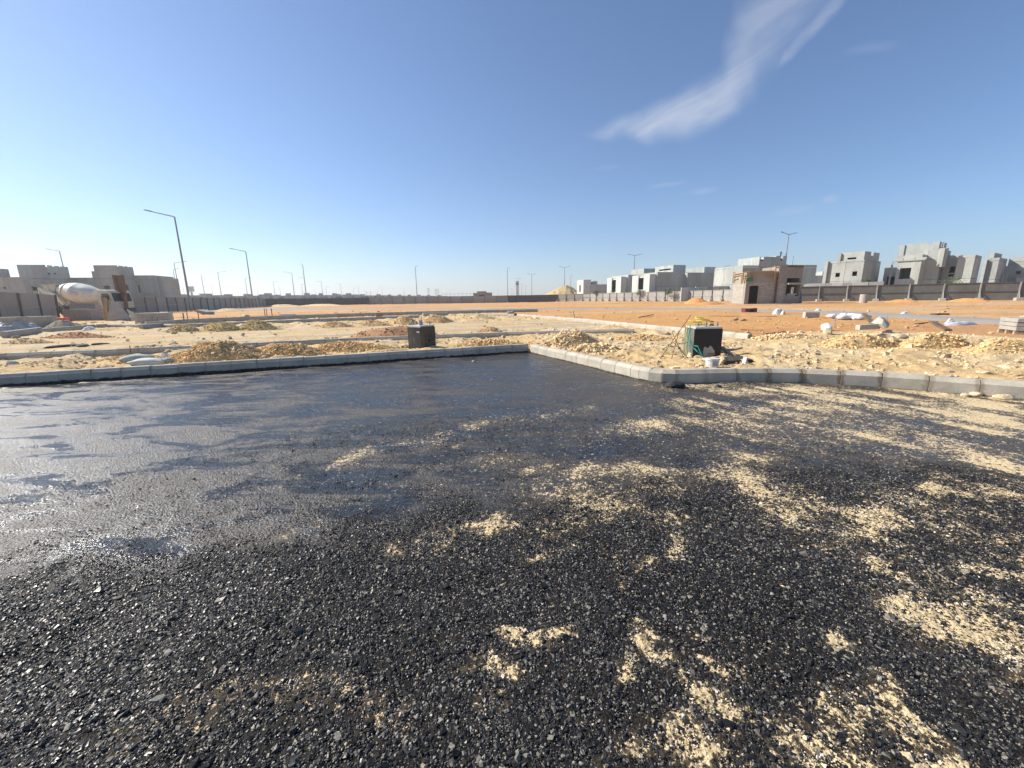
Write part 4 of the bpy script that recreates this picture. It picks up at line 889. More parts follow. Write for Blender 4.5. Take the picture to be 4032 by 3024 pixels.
# next house and the one cut by the edge
h = House(3846, 84, -58, 'grey house shell right of the largest one, with a wide dark window')
u0, v0 = h.hit(3850, 1099); u1, v1 = h.hit(3866, 1068); x1, zt = h.hit(3888, 1022)
h.vol(0, x1, 0, 7.5, zt, front=[(u0, u1, v0, v1)], panel=None)
_, zt2 = h.hit(3850, 999, 2); x2, _ = h.hit(3915, 1006, 2); h.vol(.3, x2, 2, 9, zt2, z0=zt - .6, panel=3); x3, zt3 = h.hit(3937, 1014, .6); h.vol(x1 + .02, x3, .6, 8, zt3, panel=3.2, storey=3.6)
h = House(3945, 86, -58, 'pale grey house shell cut off by the right edge of the picture')
pxvol(h, 3945, 4080, 1048, 9, panel=3.4, storey=3.6, wins=[(3999, 4020, 1067, 1081)]); pxvol(h, 3975, 4080, 1014, 7, y0=1.2, panel=3.4, storey=3.6)
x0, zt = h.hit(3945, 1083, -2); h.vol(x0, x0 + .8, -2, -1.6, zt, panel=None, roof=False); h.vol(x0 + 2, x0 + 3.4, -1.8, -1.4, zt - .6, panel=None, roof=False)

# --- left-hand houses: end walls towards the camera, long walls receding beside the fence
h = House(0, 86, 10, 'pale grey house shell cut off by the left edge of the picture')
pxvol(h, -220, 86, 1092, 1.6, panel=3.5, storey=3.6, wins=[(15, 22, 1129, 1139)]); pxvol(h, -120, 6, 1058, 1.4, y0=1.8, panel=None)
def long_house(px0, px1, pyt, px2, Y, label, wins, sidewins, notches):
    h = House(px0, Y, 12, label); a, zt = h.hit(px0, pyt); b_, _ = h.hit(px1, pyt); D = h.hit_side(px2, pyt + 12, b_)[0]; fr = []; sd = []
    for qa, qb, ta, tb in wins: u0, v0 = h.hit(qa, tb); u1, v1 = h.hit(qb, ta); fr.append((u0 - a, u1 - a, v0, v1))
    for qa, qb, ta, tb in sidewins: u0, v0 = h.hit_side(qa, tb, b_); u1, v1 = h.hit_side(qb, ta, b_); sd.append((u0, u1, v0, v1))
    h.vol(a, b_, 0, D, zt, front=fr, right=sd, panel=3.3, storey=3.6, crenel_r=[(D * f0, D * f1, dz) for f0, f1, dz in notches], par=1.0); return h, a, b_, zt, D
h, a, b_, zt, D = long_house(64, 172, 1042, 268, 92, 'grey house shell with stepped battlements behind the mixer truck, left one', [(122, 132, 1127, 1144), (136, 146, 1129, 1144)], [(190, 198, 1074, 1081), (212, 222, 1075, 1080)], [(.02, .12, .75), (.3, .4, .6), (.58, .68, .6), (.86, .99, .7)])
pxvol(h, 268, 365, 1093, 7, y0=D + .05, panel=3.4, storey=3.6); pxvol(h, 176, 232, 1103, .9, y0=-.95, panel=None, z0=4.6)
h, a, b_, zt, D = long_house(366, 456, 1044, 524, 96, 'grey house shell with stepped battlements behind the mixer truck, right one', [(410, 431, 1125, 1142)], [(488, 505, 1122, 1154)], [(.03, .14, .8), (.36, .46, .6), (.66, .76, .6)])
h.vol(a - 1.0, a - .02, .6, 7, zt - 1.3, panel=None)
pxvol(h, 525, 607, 1084, 8, y0=D + .05, panel=3.2, storey=3.6, wins=[(534, 550, 1122, 1154)]); pxvol(h, 607.5, 638, 1092, 7, y0=D + 1.2, panel=3.2, storey=3.6)

# --- skyline row on the left: each villa a main block, a tower and dark openings
Z2x = lambda x: 560 + x / 3.072
Z2y = lambda y: 780 + y / 3.072
row = [(300, 480, 1176, 395, 480, 1163), (565, 770, 1174, 690, 770, 1155), (775, 960, 1180, 870, 955, 1174), (962, 1135, 1184, 965, 1025, 1162), (1138, 1280, 1182, 1222, 1278, 1160),
       (1282, 1450, 1178, 1405, 1445, 1165), (1452, 1585, 1172, 1470, 1515, 1150), (1588, 1715, 1180, 1592, 1612, 1168), (1718, 1890, 1173, 1720, 1750, 1152), (1893, 1985, 1175, 1955, 1980, 1148),
       (1987, 2118, 1172, 2040, 2065, 1165), (2120, 2250, 1172, 2122, 2152, 1150), (2253, 2310, 1178, 2296, 2312, 1150)]
spots = ['left of the leaning lamp post', 'just right of the leaning lamp post', 'with a flat low tower near the leaning post', 'below the right armed lamp', 'tower left of the second tall lamp',
         'straight behind the second tall lamp on the left', 'highest tower, right of second tall lamp', 'low and plain, above where the dark fence begins', 'with a corner tower above the dark fence', 'narrow, with a thin tower above the dark fence',
         'with a broad flat roof above the dark fence', 'with a square corner tower above the dark fence', 'with an end tower where dark fence ends']
for k, ((a, b_, zt, ta, tb, tt), sp) in enumerate(zip(row, spots)):
    Y = 250 + 8 * k; h = House(Z2x(a), Y, 6, 'far villa shell on the left skyline, ' + sp, 'villa_shell', 'skyline villas on the left', mat='concrete_far')
    x1, z1 = h.hit(Z2x(b_), Z2y(zt)); w = x1
    hl = [(w * .18, w * .18 + 1.6, 2.2, 5), (w * .62, w * .62 + 1.8, 2.2, 5)]
    h.vol(0, x1, 0, 12, z1, front=hl, panel=None)
    t0, zt_ = h.hit(Z2x(ta), Z2y(tt), 1.5); t1, _ = h.hit(Z2x(tb), Z2y(tt), 1.5); h.vol(max(t0, .2), max(t1, t0 + 2), 1.5, 8, zt_, z0=z1 - .6, panel=None)
    if k % 2: h.vol(w * .4, w * .4 + 3.5, -2.5, -.02, z1 * .62, front=[(.8, 2.6, .3, 3.2)], panel=None)
Z3x = lambda x: 1120 + x / 3.072
Z3y = lambda y: 1000 + y / 3.072
row2 = [(590, 690, 500), (692, 850, 489), (856, 1020, 500), (1066, 1205, 499), (1208, 1330, 503), (1334, 1450, 503), (1455, 1570, 504), (1574, 1690, 504), (1694, 1800, 505), (1804, 1965, 508)]
spots2 = ['first right of the dark fence', 'second right of the dark fence', 'third right of the dark fence', 'with a dark upper storey', 'low, fourth left of the slim lamp', 'low, third left of the slim lamp', 'low, nearest left of the slim lamp', 'low, right of the slim lamp', 'low, second right of the slim lamp', 'low, at its right end']
for k, ((a, b_, zt), sp) in enumerate(zip(row2, spots2)):
    Y = 300 + 14 * k; h = House(Z3x(a), Y, 3, 'far villa shell on the central skyline, ' + sp, 'villa_shell', 'skyline villas in the centre', mat='concrete_far')
    x1, z1 = h.hit(Z3x(b_), Z3y(zt)); hl = [(x1 * f, x1 * f + 1.8, 1.8, 4.6) for f in (.12, .42, .74)]
    h.vol(0, x1, 0, 11, z1, front=hl, panel=None); h.vol(x1 * .25, x1 * .5, 2, 7, z1 + 1.0, z0=z1 - .6, panel=None)
h = House(1877, 165, 0, 'lone brown grey flat building behind the back fence, left of the slim lamp', 'site_office', cat='building', mat='brickwork')
pxvol(h, 1863, 1878, 1154, 5, y0=1, panel=None); pxvol(h, 1878, 1912, 1147, 6, panel=None, wins=[(1885, 1908, 1160.5, 1165.5)]); pxvol(h, 1912.5, 1935, 1152, 6, y0=.3, panel=None)

# ------------------------------------------------------------------ block hut
h = House(2933.6, 56, -4, 'unfinished concrete block hut with timber formwork round its roof', 'block_hut', cat='building', mat='brickwork')
xB, zB = h.hit(3067, 1068); dA = h.hit_side(2884, 1150, 0)[0]
d0, dz0 = h.hit(2945, 1194); d1, dz1 = h.hit(2988.6, 1125)
h.vol(0, xB, 0, dA, zB, front=[(d0, d1, 0, dz1)], panel=None, th=.2, par=.25)
MB().box(d0 + 1.4, d0 + 2.2, dA + .4, dA + .42, 0, .1)
t0, zt = h.hit(3072, 1050, -.35); t1, _ = h.hit(3165, 1045, -.35); zt = h.hit(3120, 1047, -.35)[1]
o0, oz0 = h.hit(3092, 1166, -.35); o1, oz1 = h.hit(3151, 1121, -.35); o2, oz2 = h.hit(3098, 1112, -.35); o3, oz3 = h.hit(3150, 1094.5, -.35)
h.vol(t0, t1, -.35, dA + .3, zt, front=[(o0 - t0, o1 - t0, oz0, oz1), (o2 - t0, o3 - t0, oz2, oz3)], right=[(1.2, 2.0, 0, 2.2)], panel=None, th=.2, par=.3)
MB().box(o2 - .1, t1 + .25, -1.0, -.36, oz1 + .05, oz1 + .22).build('window_hood', 'concrete', h.root)
MB().box(t0 - .12, t0 - .005, -.2, -.005, 0, zB).build('downpipe', 'rust', h.root)
MB().box(o0, o0 + 1.3, -.2, .1, oz0, oz0 + .16).box(o0 + .3, o0 + 1.5, -.25, 0, oz0 + .17, oz0 + .34).build('loose_block', 'concrete', h.root)
# courses of blocks, each block a piece, laid as a thin skin on the walls
bmesh_ = rough_mesh(MB().box(-.195, .195, -.03, .0, -.095, .095).mesh('block', bevel=.006), .004, 9, 3)
blk = [bmesh_]; bh = rough_mesh(MB().box(-.095, .095, -.03, .0, -.095, .095).mesh('block', bevel=.006), .004, 9, 4)
for mm in (bmesh_, bh): mm.materials.append(MATS['block_pale'])
bh2 = bmesh_.copy(); bh2.materials[0] = MATS['block']; blk.append(bh2); rb = random.Random(8)
def courses(W_, z0, z1, holes, loc, rz, edge=.25):
    nb = 0
    for j in range(int((z1 - z0) / .2)):
        z = z0 + .1 + j * .2; x = edge + (.2 if j % 2 else 0)
        while x + .4 <= W_ - edge + .01:
            xc = x + .2
            if not any(hx0 - .18 < xc < hx1 + .18 and hz0 - .05 < z < hz1 + .12 for hx0, hx1, hz0, hz1 in holes):
                p = Matrix.Translation(loc) @ Matrix.Rotation(rz, 4, 'Z') @ Vector((xc, -rb.uniform(0, .012), z))
                link('block', rb.choice(blk), None, h.root, p, (0, 0, rz)); nb += 1
            x += .4
    return nb
zt_b = min(h.hit(3000, 1110)[1], 3.2)
courses(xB, .05, zt_b, [(d0, d1, 0, dz1)], (0, 0, 0), 0, .3)
courses(dA, .05, zt_b - .2, [], (0, dA, 0), -math.pi / 2, .15)
courses(o0 - t0, .05, 2.8, [], (t0, -.35, 0), 0, .02)
# formwork boards
def board(p, q, w=.1, mat='timber', off=-.12):
    a = h.hit(*p, off); b2 = h.hit(*q, off); MB().bar((a[0], off, a[1]), (b2[0], off, b2[1]), .07, w).build('formwork_board', mat, h.root)
Z6 = lambda x, y: (2760 + x / 3.456, 860 + y / 3.456)
for k, (p, q) in enumerate([((640, 725), (1005, 715)), ((650, 750), (1050, 735)), ((660, 780), (735, 778)), ((640, 808), (745, 800)), ((880, 770), (1070, 760)), ((885, 795), (1060, 788)), ((1000, 650), (1180, 632)), ((1010, 672), (1170, 655)),
                             ((600, 735), (640, 732)), ((580, 790), (640, 785)), ((575, 820), (630, 812))]): board(Z6(*p), Z6(*q), .13, 'timber' if k % 3 else 'timber_yellow', -.14)
for k, (p, q) in enumerate([((630, 720), (628, 820)), ((662, 715), (655, 830)), ((1020, 650), (1000, 830)), ((1075, 690), (1070, 835)), ((1105, 655), (1095, 845)), ((575, 740), (568, 870)), ((610, 760), (590, 890)), ((1085, 690), (1078, 830))]): board(Z6(*p), Z6(*q), .13, 'timber' if k % 2 else 'timber_yellow', -.24)
def side_board(p, q, w=.12):                          # on the lit left face
    a = h.hit_side(*p, -.12); b2 = h.hit_side(*q, -.12); MB().bar((-.12, a[0], a[1]), (-.12, b2[0], b2[1]), .07, w).build('formwork_board', 'timber', h.root)
for p, q in [((440, 760), (580, 735)), ((445, 785), (575, 762)), ((440, 830), (500, 820))]: side_board(Z6(*p), Z6(*q))
for p, q in [((445, 735), (432, 880)), ((462, 730), (450, 870)), ((560, 735), (548, 890))]: side_board(Z6(*p), Z6(*q), .1)
for x in (.6, 1.9, 3.3, t0 + .6, t0 + 2.0): MB().tube([(x, .5, 3.6), (x + .03, .5, 5.0 + (x > t0) * 1.3)], .02, 5).build('rebar', 'rust', h.root)
for p, q in [((1170, 640), (1400, 645)), ((1180, 655), (1400, 660))]: board(Z6(*p), Z6(*q), .1, 'rust', -.42)
a = h.hit(*Z6(610, 840), -.3); MB().add([(a[0], -.3, a[1] - .2), (a[0] + .95, -.34, a[1] - .1), (a[0] + .9, -.3, a[1] + .35), (a[0] + .1, -.26, a[1] + .3)], [(0, 1, 2, 3)]).build('green_sheet', 'green_cloth', h.root)
mb = MB().bar((t1 + .25, -.3, 0), (t1 + .05, .2, 2.4), .5, .06); pl_ = mb.build('leaning_sheet', 'steel_dark'); pl_.parent = h.root

# worker on the roof behind the hut
hx = HB.hit(3083, 1000, 2.6)[0]
def to_world(hh, x, y, z): return Vector((hh.x + x * hh.d.x - y * hh.d.y, hh.y + x * hh.d.y + y * hh.d.x, hh.z + z))
pz = to_world(HB, hx, 3.2, TOPZ - .5)
J = {'pel': (0, 0, .92), 'chest': (0, .02, 1.28), 'neck': (0, .0, 1.48), 'hd': (0, -.04, 1.62), 'top': (0, -.05, 1.74), 'shl': (-.19, 0, 1.42), 'ell': (-.27, -.08, 1.16), 'hal': (-.2, -.28, 1.02), 'shr': (.19, 0, 1.42), 'elr': (.27, -.08, 1.16), 'har': (.2, -.28, 1.02),
     'hl': (-.1, 0, .88), 'kl': (-.11, -.03, .48), 'al': (-.11, .02, .08), 'tl': (-.11, -.14, .03), 'hr': (.1, 0, .88), 'kr': (.11, -.03, .48), 'ar': (.11, .02, .08), 'tr': (.11, -.14, .03)}
ks = list(J); ed = [('pel', 'chest'), ('chest', 'neck'), ('neck', 'hd'), ('hd', 'top'), ('chest', 'shl'), ('shl', 'ell'), ('ell', 'hal'), ('chest', 'shr'), ('shr', 'elr'), ('elr', 'har'), ('pel', 'hl'), ('hl', 'kl'), ('kl', 'al'), ('al', 'tl'), ('pel', 'hr'), ('hr', 'kr'), ('kr', 'ar'), ('ar', 'tr')]
rad = {'pel': .15, 'chest': .16, 'neck': .06, 'hd': .1, 'top': .07, 'shl': .07, 'shr': .07, 'ell': .05, 'elr': .05, 'hal': .04, 'har': .04, 'hl': .1, 'hr': .1, 'kl': .065, 'kr': .065, 'al': .05, 'ar': .05, 'tl': .04, 'tr': .04}
me = bpy.data.meshes.new('person'); me.from_pydata([J[k] for k in ks], [(ks.index(a), ks.index(b2)) for a, b2 in ed], [])
pe = link('person', me, 'cloth_dark'); pe.location = pz; pe.rotation_euler = (0, 0, .4)
sk = pe.modifiers.new('skin', 'SKIN'); me.skin_vertices[0].data[0].use_root = True
for i, k in enumerate(ks): me.skin_vertices[0].data[i].radius = (rad[k], rad[k] * .8)
pe.modifiers.new('sub', 'SUBSURF').levels = 1
tag(pe, 'person in dark clothes and a white cap on the roof behind the hut', 'person')
capm = lump('cap', .13, .14, .09, 3, 2, .05); link('cap', capm, 'cloth_white', pe, (0, -.04, 1.74))

# ------------------------------------------------------------------ street lamps
LAMPZ = 15.0
_lm = {}
def lamp_meshes(arm):
    if arm not in _lm:
        Hh = LAMPZ - .22
        pole = MB().tube([(0, 0, -.1), (0, 0, .5), (0, 0, Hh)], [.19, .18, .10], 10).mesh('pole')
        ar_ = MB().tube([(0, 0, Hh - .12), (.15, 0, Hh), (arm * .72, 0, Hh + .12 * arm)], [.085, .08, .06], 8).mesh('arm')
        hd = MB().add([(arm * .70, -.05, Hh + .12 * arm - .02), (arm * .78, -.17, Hh + .12 * arm), (arm, -.13, Hh + .16 * arm), (arm, .13, Hh + .16 * arm), (arm * .78, .17, Hh + .12 * arm), (arm * .70, .05, Hh + .12 * arm - .02),
                       (arm * .70, -.05, Hh + .12 * arm + .07), (arm * .78, -.14, Hh + .12 * arm + .14), (arm * .98, -.1, Hh + .16 * arm + .08), (arm * .98, .1, Hh + .16 * arm + .08), (arm * .78, .14, Hh + .12 * arm + .14), (arm * .70, .05, Hh + .12 * arm + .07)],
                      [(5, 4, 3, 2, 1, 0), (6, 7, 8, 9, 10, 11)] + [(i, (i + 1) % 6, 6 + (i + 1) % 6, 6 + i) for i in range(6)]).mesh('lamp_head')
        bp = MB().box(-.28, .28, -.28, .28, -.05, .04).box(-.2, .2, -.2, .2, .04, .1).mesh('base_plate')
        _lm[arm] = (pole, ar_, hd, bp)
    return _lm[arm]
def lamp(px, py, dx, label, dbl=False):
    hor = 1512 - FPX * math.tan(TH) - (px - 2016) * math.tan(RO)
    Y = (LAMPZ - CAMH) * 1590 / max(hor - py, 4)
    for _ in range(4):
        e_ = zat(px, py, Y) - CAMH; Y *= (LAMPZ - CAMH) / max(e_, .1)
    d = ray(px, py); X = d.x / d.y * Y; arm = 2.6 if dbl else 3.6; want = dx / 1600 * Y
    pole, ar_, hd, bp = lamp_meshes(arm)
    lat = max(-1, min(1, want / arm)); view = math.atan2(X, Y); rz = -view + (math.acos(lat))
    if dbl: rz = -view + math.acos(max(-1, min(1, abs(want) / arm)))
    root = empty('street_lamp', (X, Y, .22), rz, label, 'street lamp', 'street lamps')
    link('pole', pole, 'galv', root); link('base_plate', bp, 'galv', root)
    for k in ((0, math.pi) if dbl else (0,)):
        link('arm', ar_, 'galv', root, (0, 0, 0), (0, 0, k)); link('lamp_head', hd, 'steel_dark', root, (0, 0, 0), (0, 0, k))
s1 = 'single armed street lamp, '; s2 = 'double armed street lamp, '
for q in [(234, 988, -34, s1 + 'standing before the left battlemented house'), (687, 853, -98, s1 + 'tallest and nearest, leaning left by the long left fence'), (685, 1035, 41, s1 + 'arm to the right, just left of the tallest pole'),
          (681, 1061, 18, s1 + 'shorter twin with a right arm, left of the tallest pole'), (720, 1128, 8, s1 + 'tiny, behind the foot of the tallest pole'), (779, 1144, 8, s1 + 'tiny, right of the billboard post'), (792, 1081, -6, s1 + 'with a short left arm, right of the tallest pole'),
          (857, 1072, 29, s1 + 'right arm over the skyline, midway between the two tallest poles'), (964.6, 1095, 23, s1 + 'right arm crossing behind the second tallest pole'), (967.5, 990, -53, s1 + 'second tallest, long arm to the left by the left fence end'),
          (1012, 1141, 3, s1 + 'tiny one right of the second tallest pole'), (1076, 1110, 18, s1 + 'right arm, small, left of the third tallest pole'), (1101, 1131, -6, s1 + 'tiny, with a stub arm, right beside a small right armed one'),
          (1148.5, 1075, -27, s1 + 'left arm, just left of the third tallest pole'), (1191.5, 1042, -6, s1 + 'third tallest, short arm, behind the dark fence'), (1197, 1095, -20, s1 + 'left arm hidden partly by the third tallest pole'), (1187, 1121, 13, s1 + 'small right arm beside the third tallest pole'),
          (1240, 1140, -3, s1 + 'tiny armless looking one right of the third tallest pole'), (1265, 1109, -20, s1 + 'left arm, first right of the third tallest pole'), (1283, 1130, 13, s1 + 'small right arm, second right of the third tallest pole'), (1341, 1120, -16, s1 + 'left arm above the end of the dark fence'),
          (1391, 1137, 11, s1 + 'small right arm, of a facing pair over the fence'), (1411, 1127.6, -13, s1 + 'left arm, of a facing pair over the fence'), (1484.6, 1140.6, 6, s1 + 'tiny right arm, left of the slim central lamp'), (1504, 1134, -11, s1 + 'left arm, second left of the slim central lamp'),
          (1590, 1139, -9, s1 + 'small left arm, next left of the slim central lamp'), (1635, 1050, 8, s1 + 'slim and tall above the black block, short right arm'), (1997.6, 1056, 9, s1 + 'slim and tall left of the white sign tower'), (2247.6, 1085, 8, s1 + 'short right arm in front of the sand hill'), (2855, 1049.5, 18, s1 + 'right arm above the roof left of the block hut')]: lamp(*q)
for q in [(2042.5, 1098, 16, s2 + 'right against the white sign tower'), (2093.6, 1080, 18, s2 + 'wide arms, right of the white sign tower'), (2223.5, 1053, 23, s2 + 'tall one in front of the sand hill'), (2069, 1126, 10, s2 + 'small one between the sign tower and its wide armed neighbour'),
          (2054.6, 1119.5, 12, s2 + 'small one hugging the sign tower on its right'), (2015.5, 1138, 6, s2 + 'tiny one left of the sign tower'), (1962, 1142, 5, s2 + 'tiny one right of the lone flat building'), (2499, 1005.6, 27, s2 + 'in front of the grey houses left of the hut'), (3105.8, 923, 25, s2 + 'tallest, rising behind the block hut'), (833, 1131, 6, s2 + 'tiny one between the two tallest left poles')]: lamp(*q, dbl=True)

# ------------------------------------------------------------------ far things: sign tower, billboard, pylons
Y = 230; X = uat(2037) * Y; w = 9 / 1618 * Y; zt = zat(2037, 1108, Y)
r = empty('sign_tower', (X, Y, .2), 0, 'tall white sign tower with green panels beyond the back fence', 'sign')
MB().box(-w / 2, -w * .12, -.4, .4, 0, zt).box(w * .12, w / 2, -.4, .4, 0, zt).box(-w * .12, w * .12, -.25, .25, 0, zt - .5).build('pylon', 'white_plastic', r)
zb = zat(2037, 1124, Y); zc = zat(2037, 1118, Y)
MB().box(-w * .7, w * .7, -.55, .55, zb, zt).build('sign_panel', 'white_plastic', r)
MB().box(-w * .62, w * .62, -.6, -.553, zb + .2, zc).build('green_panel', 'green_sign', r)
MB().tube([(-.3, -.58, zt - 1.2), (0, -.58, zt - .5), (.3, -.58, zt - 1.2), (-.3, -.58, zt - 1.2)], .08, 5).build('emblem', 'green_sign', r)
Y = 330; X = uat(754) * Y; r = empty('billboard', (X, Y, .2), .1, 'small framed billboard on a post behind the left skyline houses', 'billboard')
z0_, z1_ = zat(754, 1150, Y), zat(754, 1128, Y); MB().box(-.6, .6, -.4, .4, 0, z0_).build('post', 'galv', r); MB().box(-2.2, 2.2, -.5, .5, z0_, z1_).build('panel', 'white_plastic', r); MB().box(-1.8, 1.8, -.56, -.503, z0_ + .5, z1_ - .5).build('poster', 'grey_plastic', r)
def pylon(px, pyt, Y, label):
    X = uat(px) * Y; Hh = zat(px, pyt, Y); r = empty('power_pylon', (X, Y, 0), .5, label, 'pylon', 'far power pylons')
    mb = MB(); wb, wt_ = 5.0, 1.1
    def wdt(f): return wb * (1 - f) ** 1.3 + wt_ * f * .8
    lv = [0, .2, .38, .54, .68, .8, .9, 1.0]
    for sx_ in (-1, 1):
        for sy_ in (-1, 1):
            for a, b2 in zip(lv, lv[1:]): mb.bar((sx_ * wdt(a), sy_ * wdt(a), a * Hh), (sx_ * wdt(b2), sy_ * wdt(b2), b2 * Hh), .5)
    mb.build('mast', 'galv', r); mb = MB()
    for a, b2 in zip(lv, lv[1:]):
        for s_y in (-1, 1):
            mb.bar((-wdt(a), s_y * wdt(a), a * Hh), (wdt(b2), s_y * wdt(b2), b2 * Hh), .3).bar((wdt(a), s_y * wdt(a), a * Hh), (-wdt(b2), s_y * wdt(b2), b2 * Hh), .3)
    mb.build('bracing', 'galv', r)
    for f in (.66, .8, .93): MB().bar((-8, 0, f * Hh), (8, 0, f * Hh), .5).bar((-8, 0, f * Hh), (0, 0, (f + .06) * Hh), .3).bar((8, 0, f * Hh), (0, 0, (f + .06) * Hh), .3).build('cross_arm', 'galv', r)
for q in [(1687, 1133, 1400, 'faint lattice pylon right of the slim central lamp, leftmost of the three'), (1716, 1136.5, 1500, 'faint lattice pylon, middle of the three right of the slim lamp'), (1725, 1137, 1600, 'faint lattice pylon, rightmost of the three right of the slim lamp'),
          (1442, 1145, 1700, 'faint lattice pylon above the grey back fence, left of a pair'), (1458, 1146, 1750, 'faint lattice pylon above the grey back fence, right of a pair')]: pylon(*q)
# gantry of a far substation
Y = 700; r = empty('substation_gantry', (uat(1790) * Y, Y, 0), 0, 'faint row of thin gantry masts far beyond the back fence', 'gantry')
for k in range(9):
    x = (uat(1740 + k * 16) - uat(1790)) * Y; MB().bar((x, 0, 0), (x, 0, 12 + (k % 3)), .4).build('mast', 'galv', r)
MB().bar(((uat(1740) - uat(1790)) * Y, 0, 10.5), ((uat(1868) - uat(1790)) * Y, 0, 10.5), .35).build('beam', 'galv', r)
# low far blocks closing the skyline in the centre
for k, (pa, pb, pt, Y, lb) in enumerate([(1775, 1862, 1166, 420, 'faint low far block between the skyline villas and the lone flat building'), (1940, 1985, 1168, 500, 'faint low far block just right of the lone flat building'), (2110, 2150, 1166, 480, 'faint low far block left of the sand hill')]):
    h = House(pa, Y, 0, lb, 'far_building', 'far low blocks', cat='building', mat='concrete_far'); x1, z1 = h.hit(pb, pt); h.vol(0, x1, 0, 12, max(z1, 2.6), front=[(x1 * .2, x1 * .2 + 2.5, .8, 2.2), (x1 * .6, x1 * .6 + 2.5, .8, 2.2)], panel=None)
# ------------------------------------------------------------------ concrete mixer truck behind the left fence
ra = Vector((uat(180) * 53.5, 53.5)); fb = Vector((uat(482) * 52.0, 52.0)); td = fb - ra; TL = td.length; ta = math.atan2(td.y, td.x); tz = float(th0(ra.x, ra.y))
tr = empty('mixer_truck', (ra.x, ra.y, tz), ta, 'cream white concrete mixer truck standing in the gap of the left fence', 'truck'); k = TL / 9.4
tr.scale = (k, k * .88, k * .84)
MB().box(.9, 9.0, -.5, -.3, .95, 1.2).box(.9, 9.0, .3, .5, .95, 1.2).box(1.0, 1.2, -.3, .3, .97, 1.18).box(4.3, 4.5, -.3, .3, .97, 1.18).box(6.2, 6.4, -.3, .3, .97, 1.18).build('chassis', 'chassis', tr)
tyre = MB(); n = 20
prof = [(.28, -.15), (.50, -.17), (.53, -.12), (.53, .12), (.50, .17), (.28, .15)]
vs = [(r_ * math.cos(2 * math.pi * i / n), y_, r_ * math.sin(2 * math.pi * i / n)) for i in range(n) for r_, y_ in prof]
tyre.add(vs, [(i * 6 + j, ((i + 1) % n) * 6 + j, ((i + 1) % n) * 6 + (j + 1) % 6, i * 6 + (j + 1) % 6) for i in range(n) for j in range(6)]); tym = tyre.mesh('tyre', smooth_=False)
rimm = MB().tube([(0, -.1, 0), (0, .1, 0)], .29, 14).tube([(0, -.16, 0), (0, .16, 0)], .1, 10).mesh('rim')
for x in (1.7, 3.05, 6.75, 8.1):
    for y in (-.95, .95):
        w_ = empty('wheel', (x, y, .53)); w_.parent = tr; link('tyre', tym, 'rubber', w_); link('rim', rimm, 'truck_dirty', w_)
for x in (1.7, 3.05): MB().tube([(x + .68 * math.cos(a), -.95, .53 + .68 * math.sin(a)) for a in np.linspace(.3, math.pi - .3, 9)], .06, 6).build('mudguard', 'chassis', tr)
A0, A1 = Vector((2.05, 0, 3.2)), Vector((7.15, 0, 2.1)); ax_ = (A1 - A0); Ld = ax_.length; ax_.normalize()
pr = [(0, .52), (.03, .58), (.5, .80), (1.1, 1.03), (1.7, 1.19), (2.1, 1.235), (2.14, 1.25), (2.26, 1.25), (2.3, 1.235), (3.0, 1.22), (3.7, 1.08), (4.4, .86), (4.9, .62), (5.1, .4), (5.15, .02)]
MB().tube([A0 + ax_ * s for s, _ in pr], [r_ for _, r_ in pr], 36).build('drum', 'truck_white', tr, smooth_=True)
MB().tube([A0 + ax_ * 1.0, A0 + ax_ * 1.14], [1.07, 1.12], 32).build('drum_ring', 'truck_dirty', tr)
# purple script on the drum's flank, towards the camera
for j, pts in enumerate([[(2.5, .15), (2.62, .32), (2.75, .14), (2.85, .3), (2.98, .2)], [(3.05, .38), (3.0, .2), (3.12, .1), (3.3, .22), (3.25, .36)], [(2.45, -.02), (2.65, -.06), (2.85, 0)], [(3.05, -.02), (3.3, -.04), (3.38, .1)]]):
    P3 = []
    for s, hgt_ in pts:
        rr = np.interp(s, [p[0] for p in pr], [p[1] for p in pr]) + .012; up_ = Vector((-ax_.z, 0, ax_.x)).normalized()
        if up_.z < 0: up_ = -up_
        P3.append(A0 + ax_ * s + up_ * hgt_ + Vector((0, -math.sqrt(max(rr * rr - hgt_ * hgt_, 0)), 0)))
    MB().tube(P3, .022, 5).build('lettering', 'purple', tr)
MB().prism([(.55, 3.75), (2.2, 3.7), (2.0, 3.1), (1.3, 2.75), (.8, 3.1)], -.62, .62).build('hopper', 'truck_dirty', tr)
MB().box(.5, 2.25, -.7, .7, 3.72, 3.86).build('hopper_rim', 'truck_dirty', tr)
MB().prism([(1.2, 2.8), (1.65, 2.85), (1.9, 2.3), (1.95, 1.8), (1.6, 1.7), (1.4, 2.3)], -.45, .45).build('discharge_throat', 'truck_white', tr)
MB().prism([(1.65, 1.85), (1.55, 2.0), (.2, 1.25), (.28, 1.1)], -.3, .3).build('chute', 'truck_dirty', tr)
MB().bar((1.9, -.6, 1.2), (1.1, -.6, 3.6), .16).bar((1.9, .6, 1.2), (1.1, .6, 3.6), .16).bar((3.1, -.6, 1.2), (2.4, -.75, 2.4), .16).bar((3.1, .6, 1.2), (2.4, .75, 2.4), .16).bar((2.4, -.75, 2.4), (.6, -.6, 3.4), .12).box(2.2, 2.45, -.75, .75, 1.75, 1.95).build('rear_frame', 'truck_white', tr)
MB().prism([(.6, 3.5), (1.5, 2.9), (2.6, 2.5), (3.3, 1.4), (3.1, 1.3), (2.3, 2.2), (1.3, 2.6), (.5, 3.3)], -1.12, -1.05).build('splash_guard', 'truck_white', tr)
lad = MB().bar((-.05, -.75, 1.3), (.15, -.75, 3.5), .05).bar((.35, -.75, 1.3), (.55, -.75, 3.5), .05)
for q in range(7): lad.bar((-.03 + .03 * q, -.75, 1.5 + q * .3), (.37 + .03 * q, -.75, 1.5 + q * .3), .04)
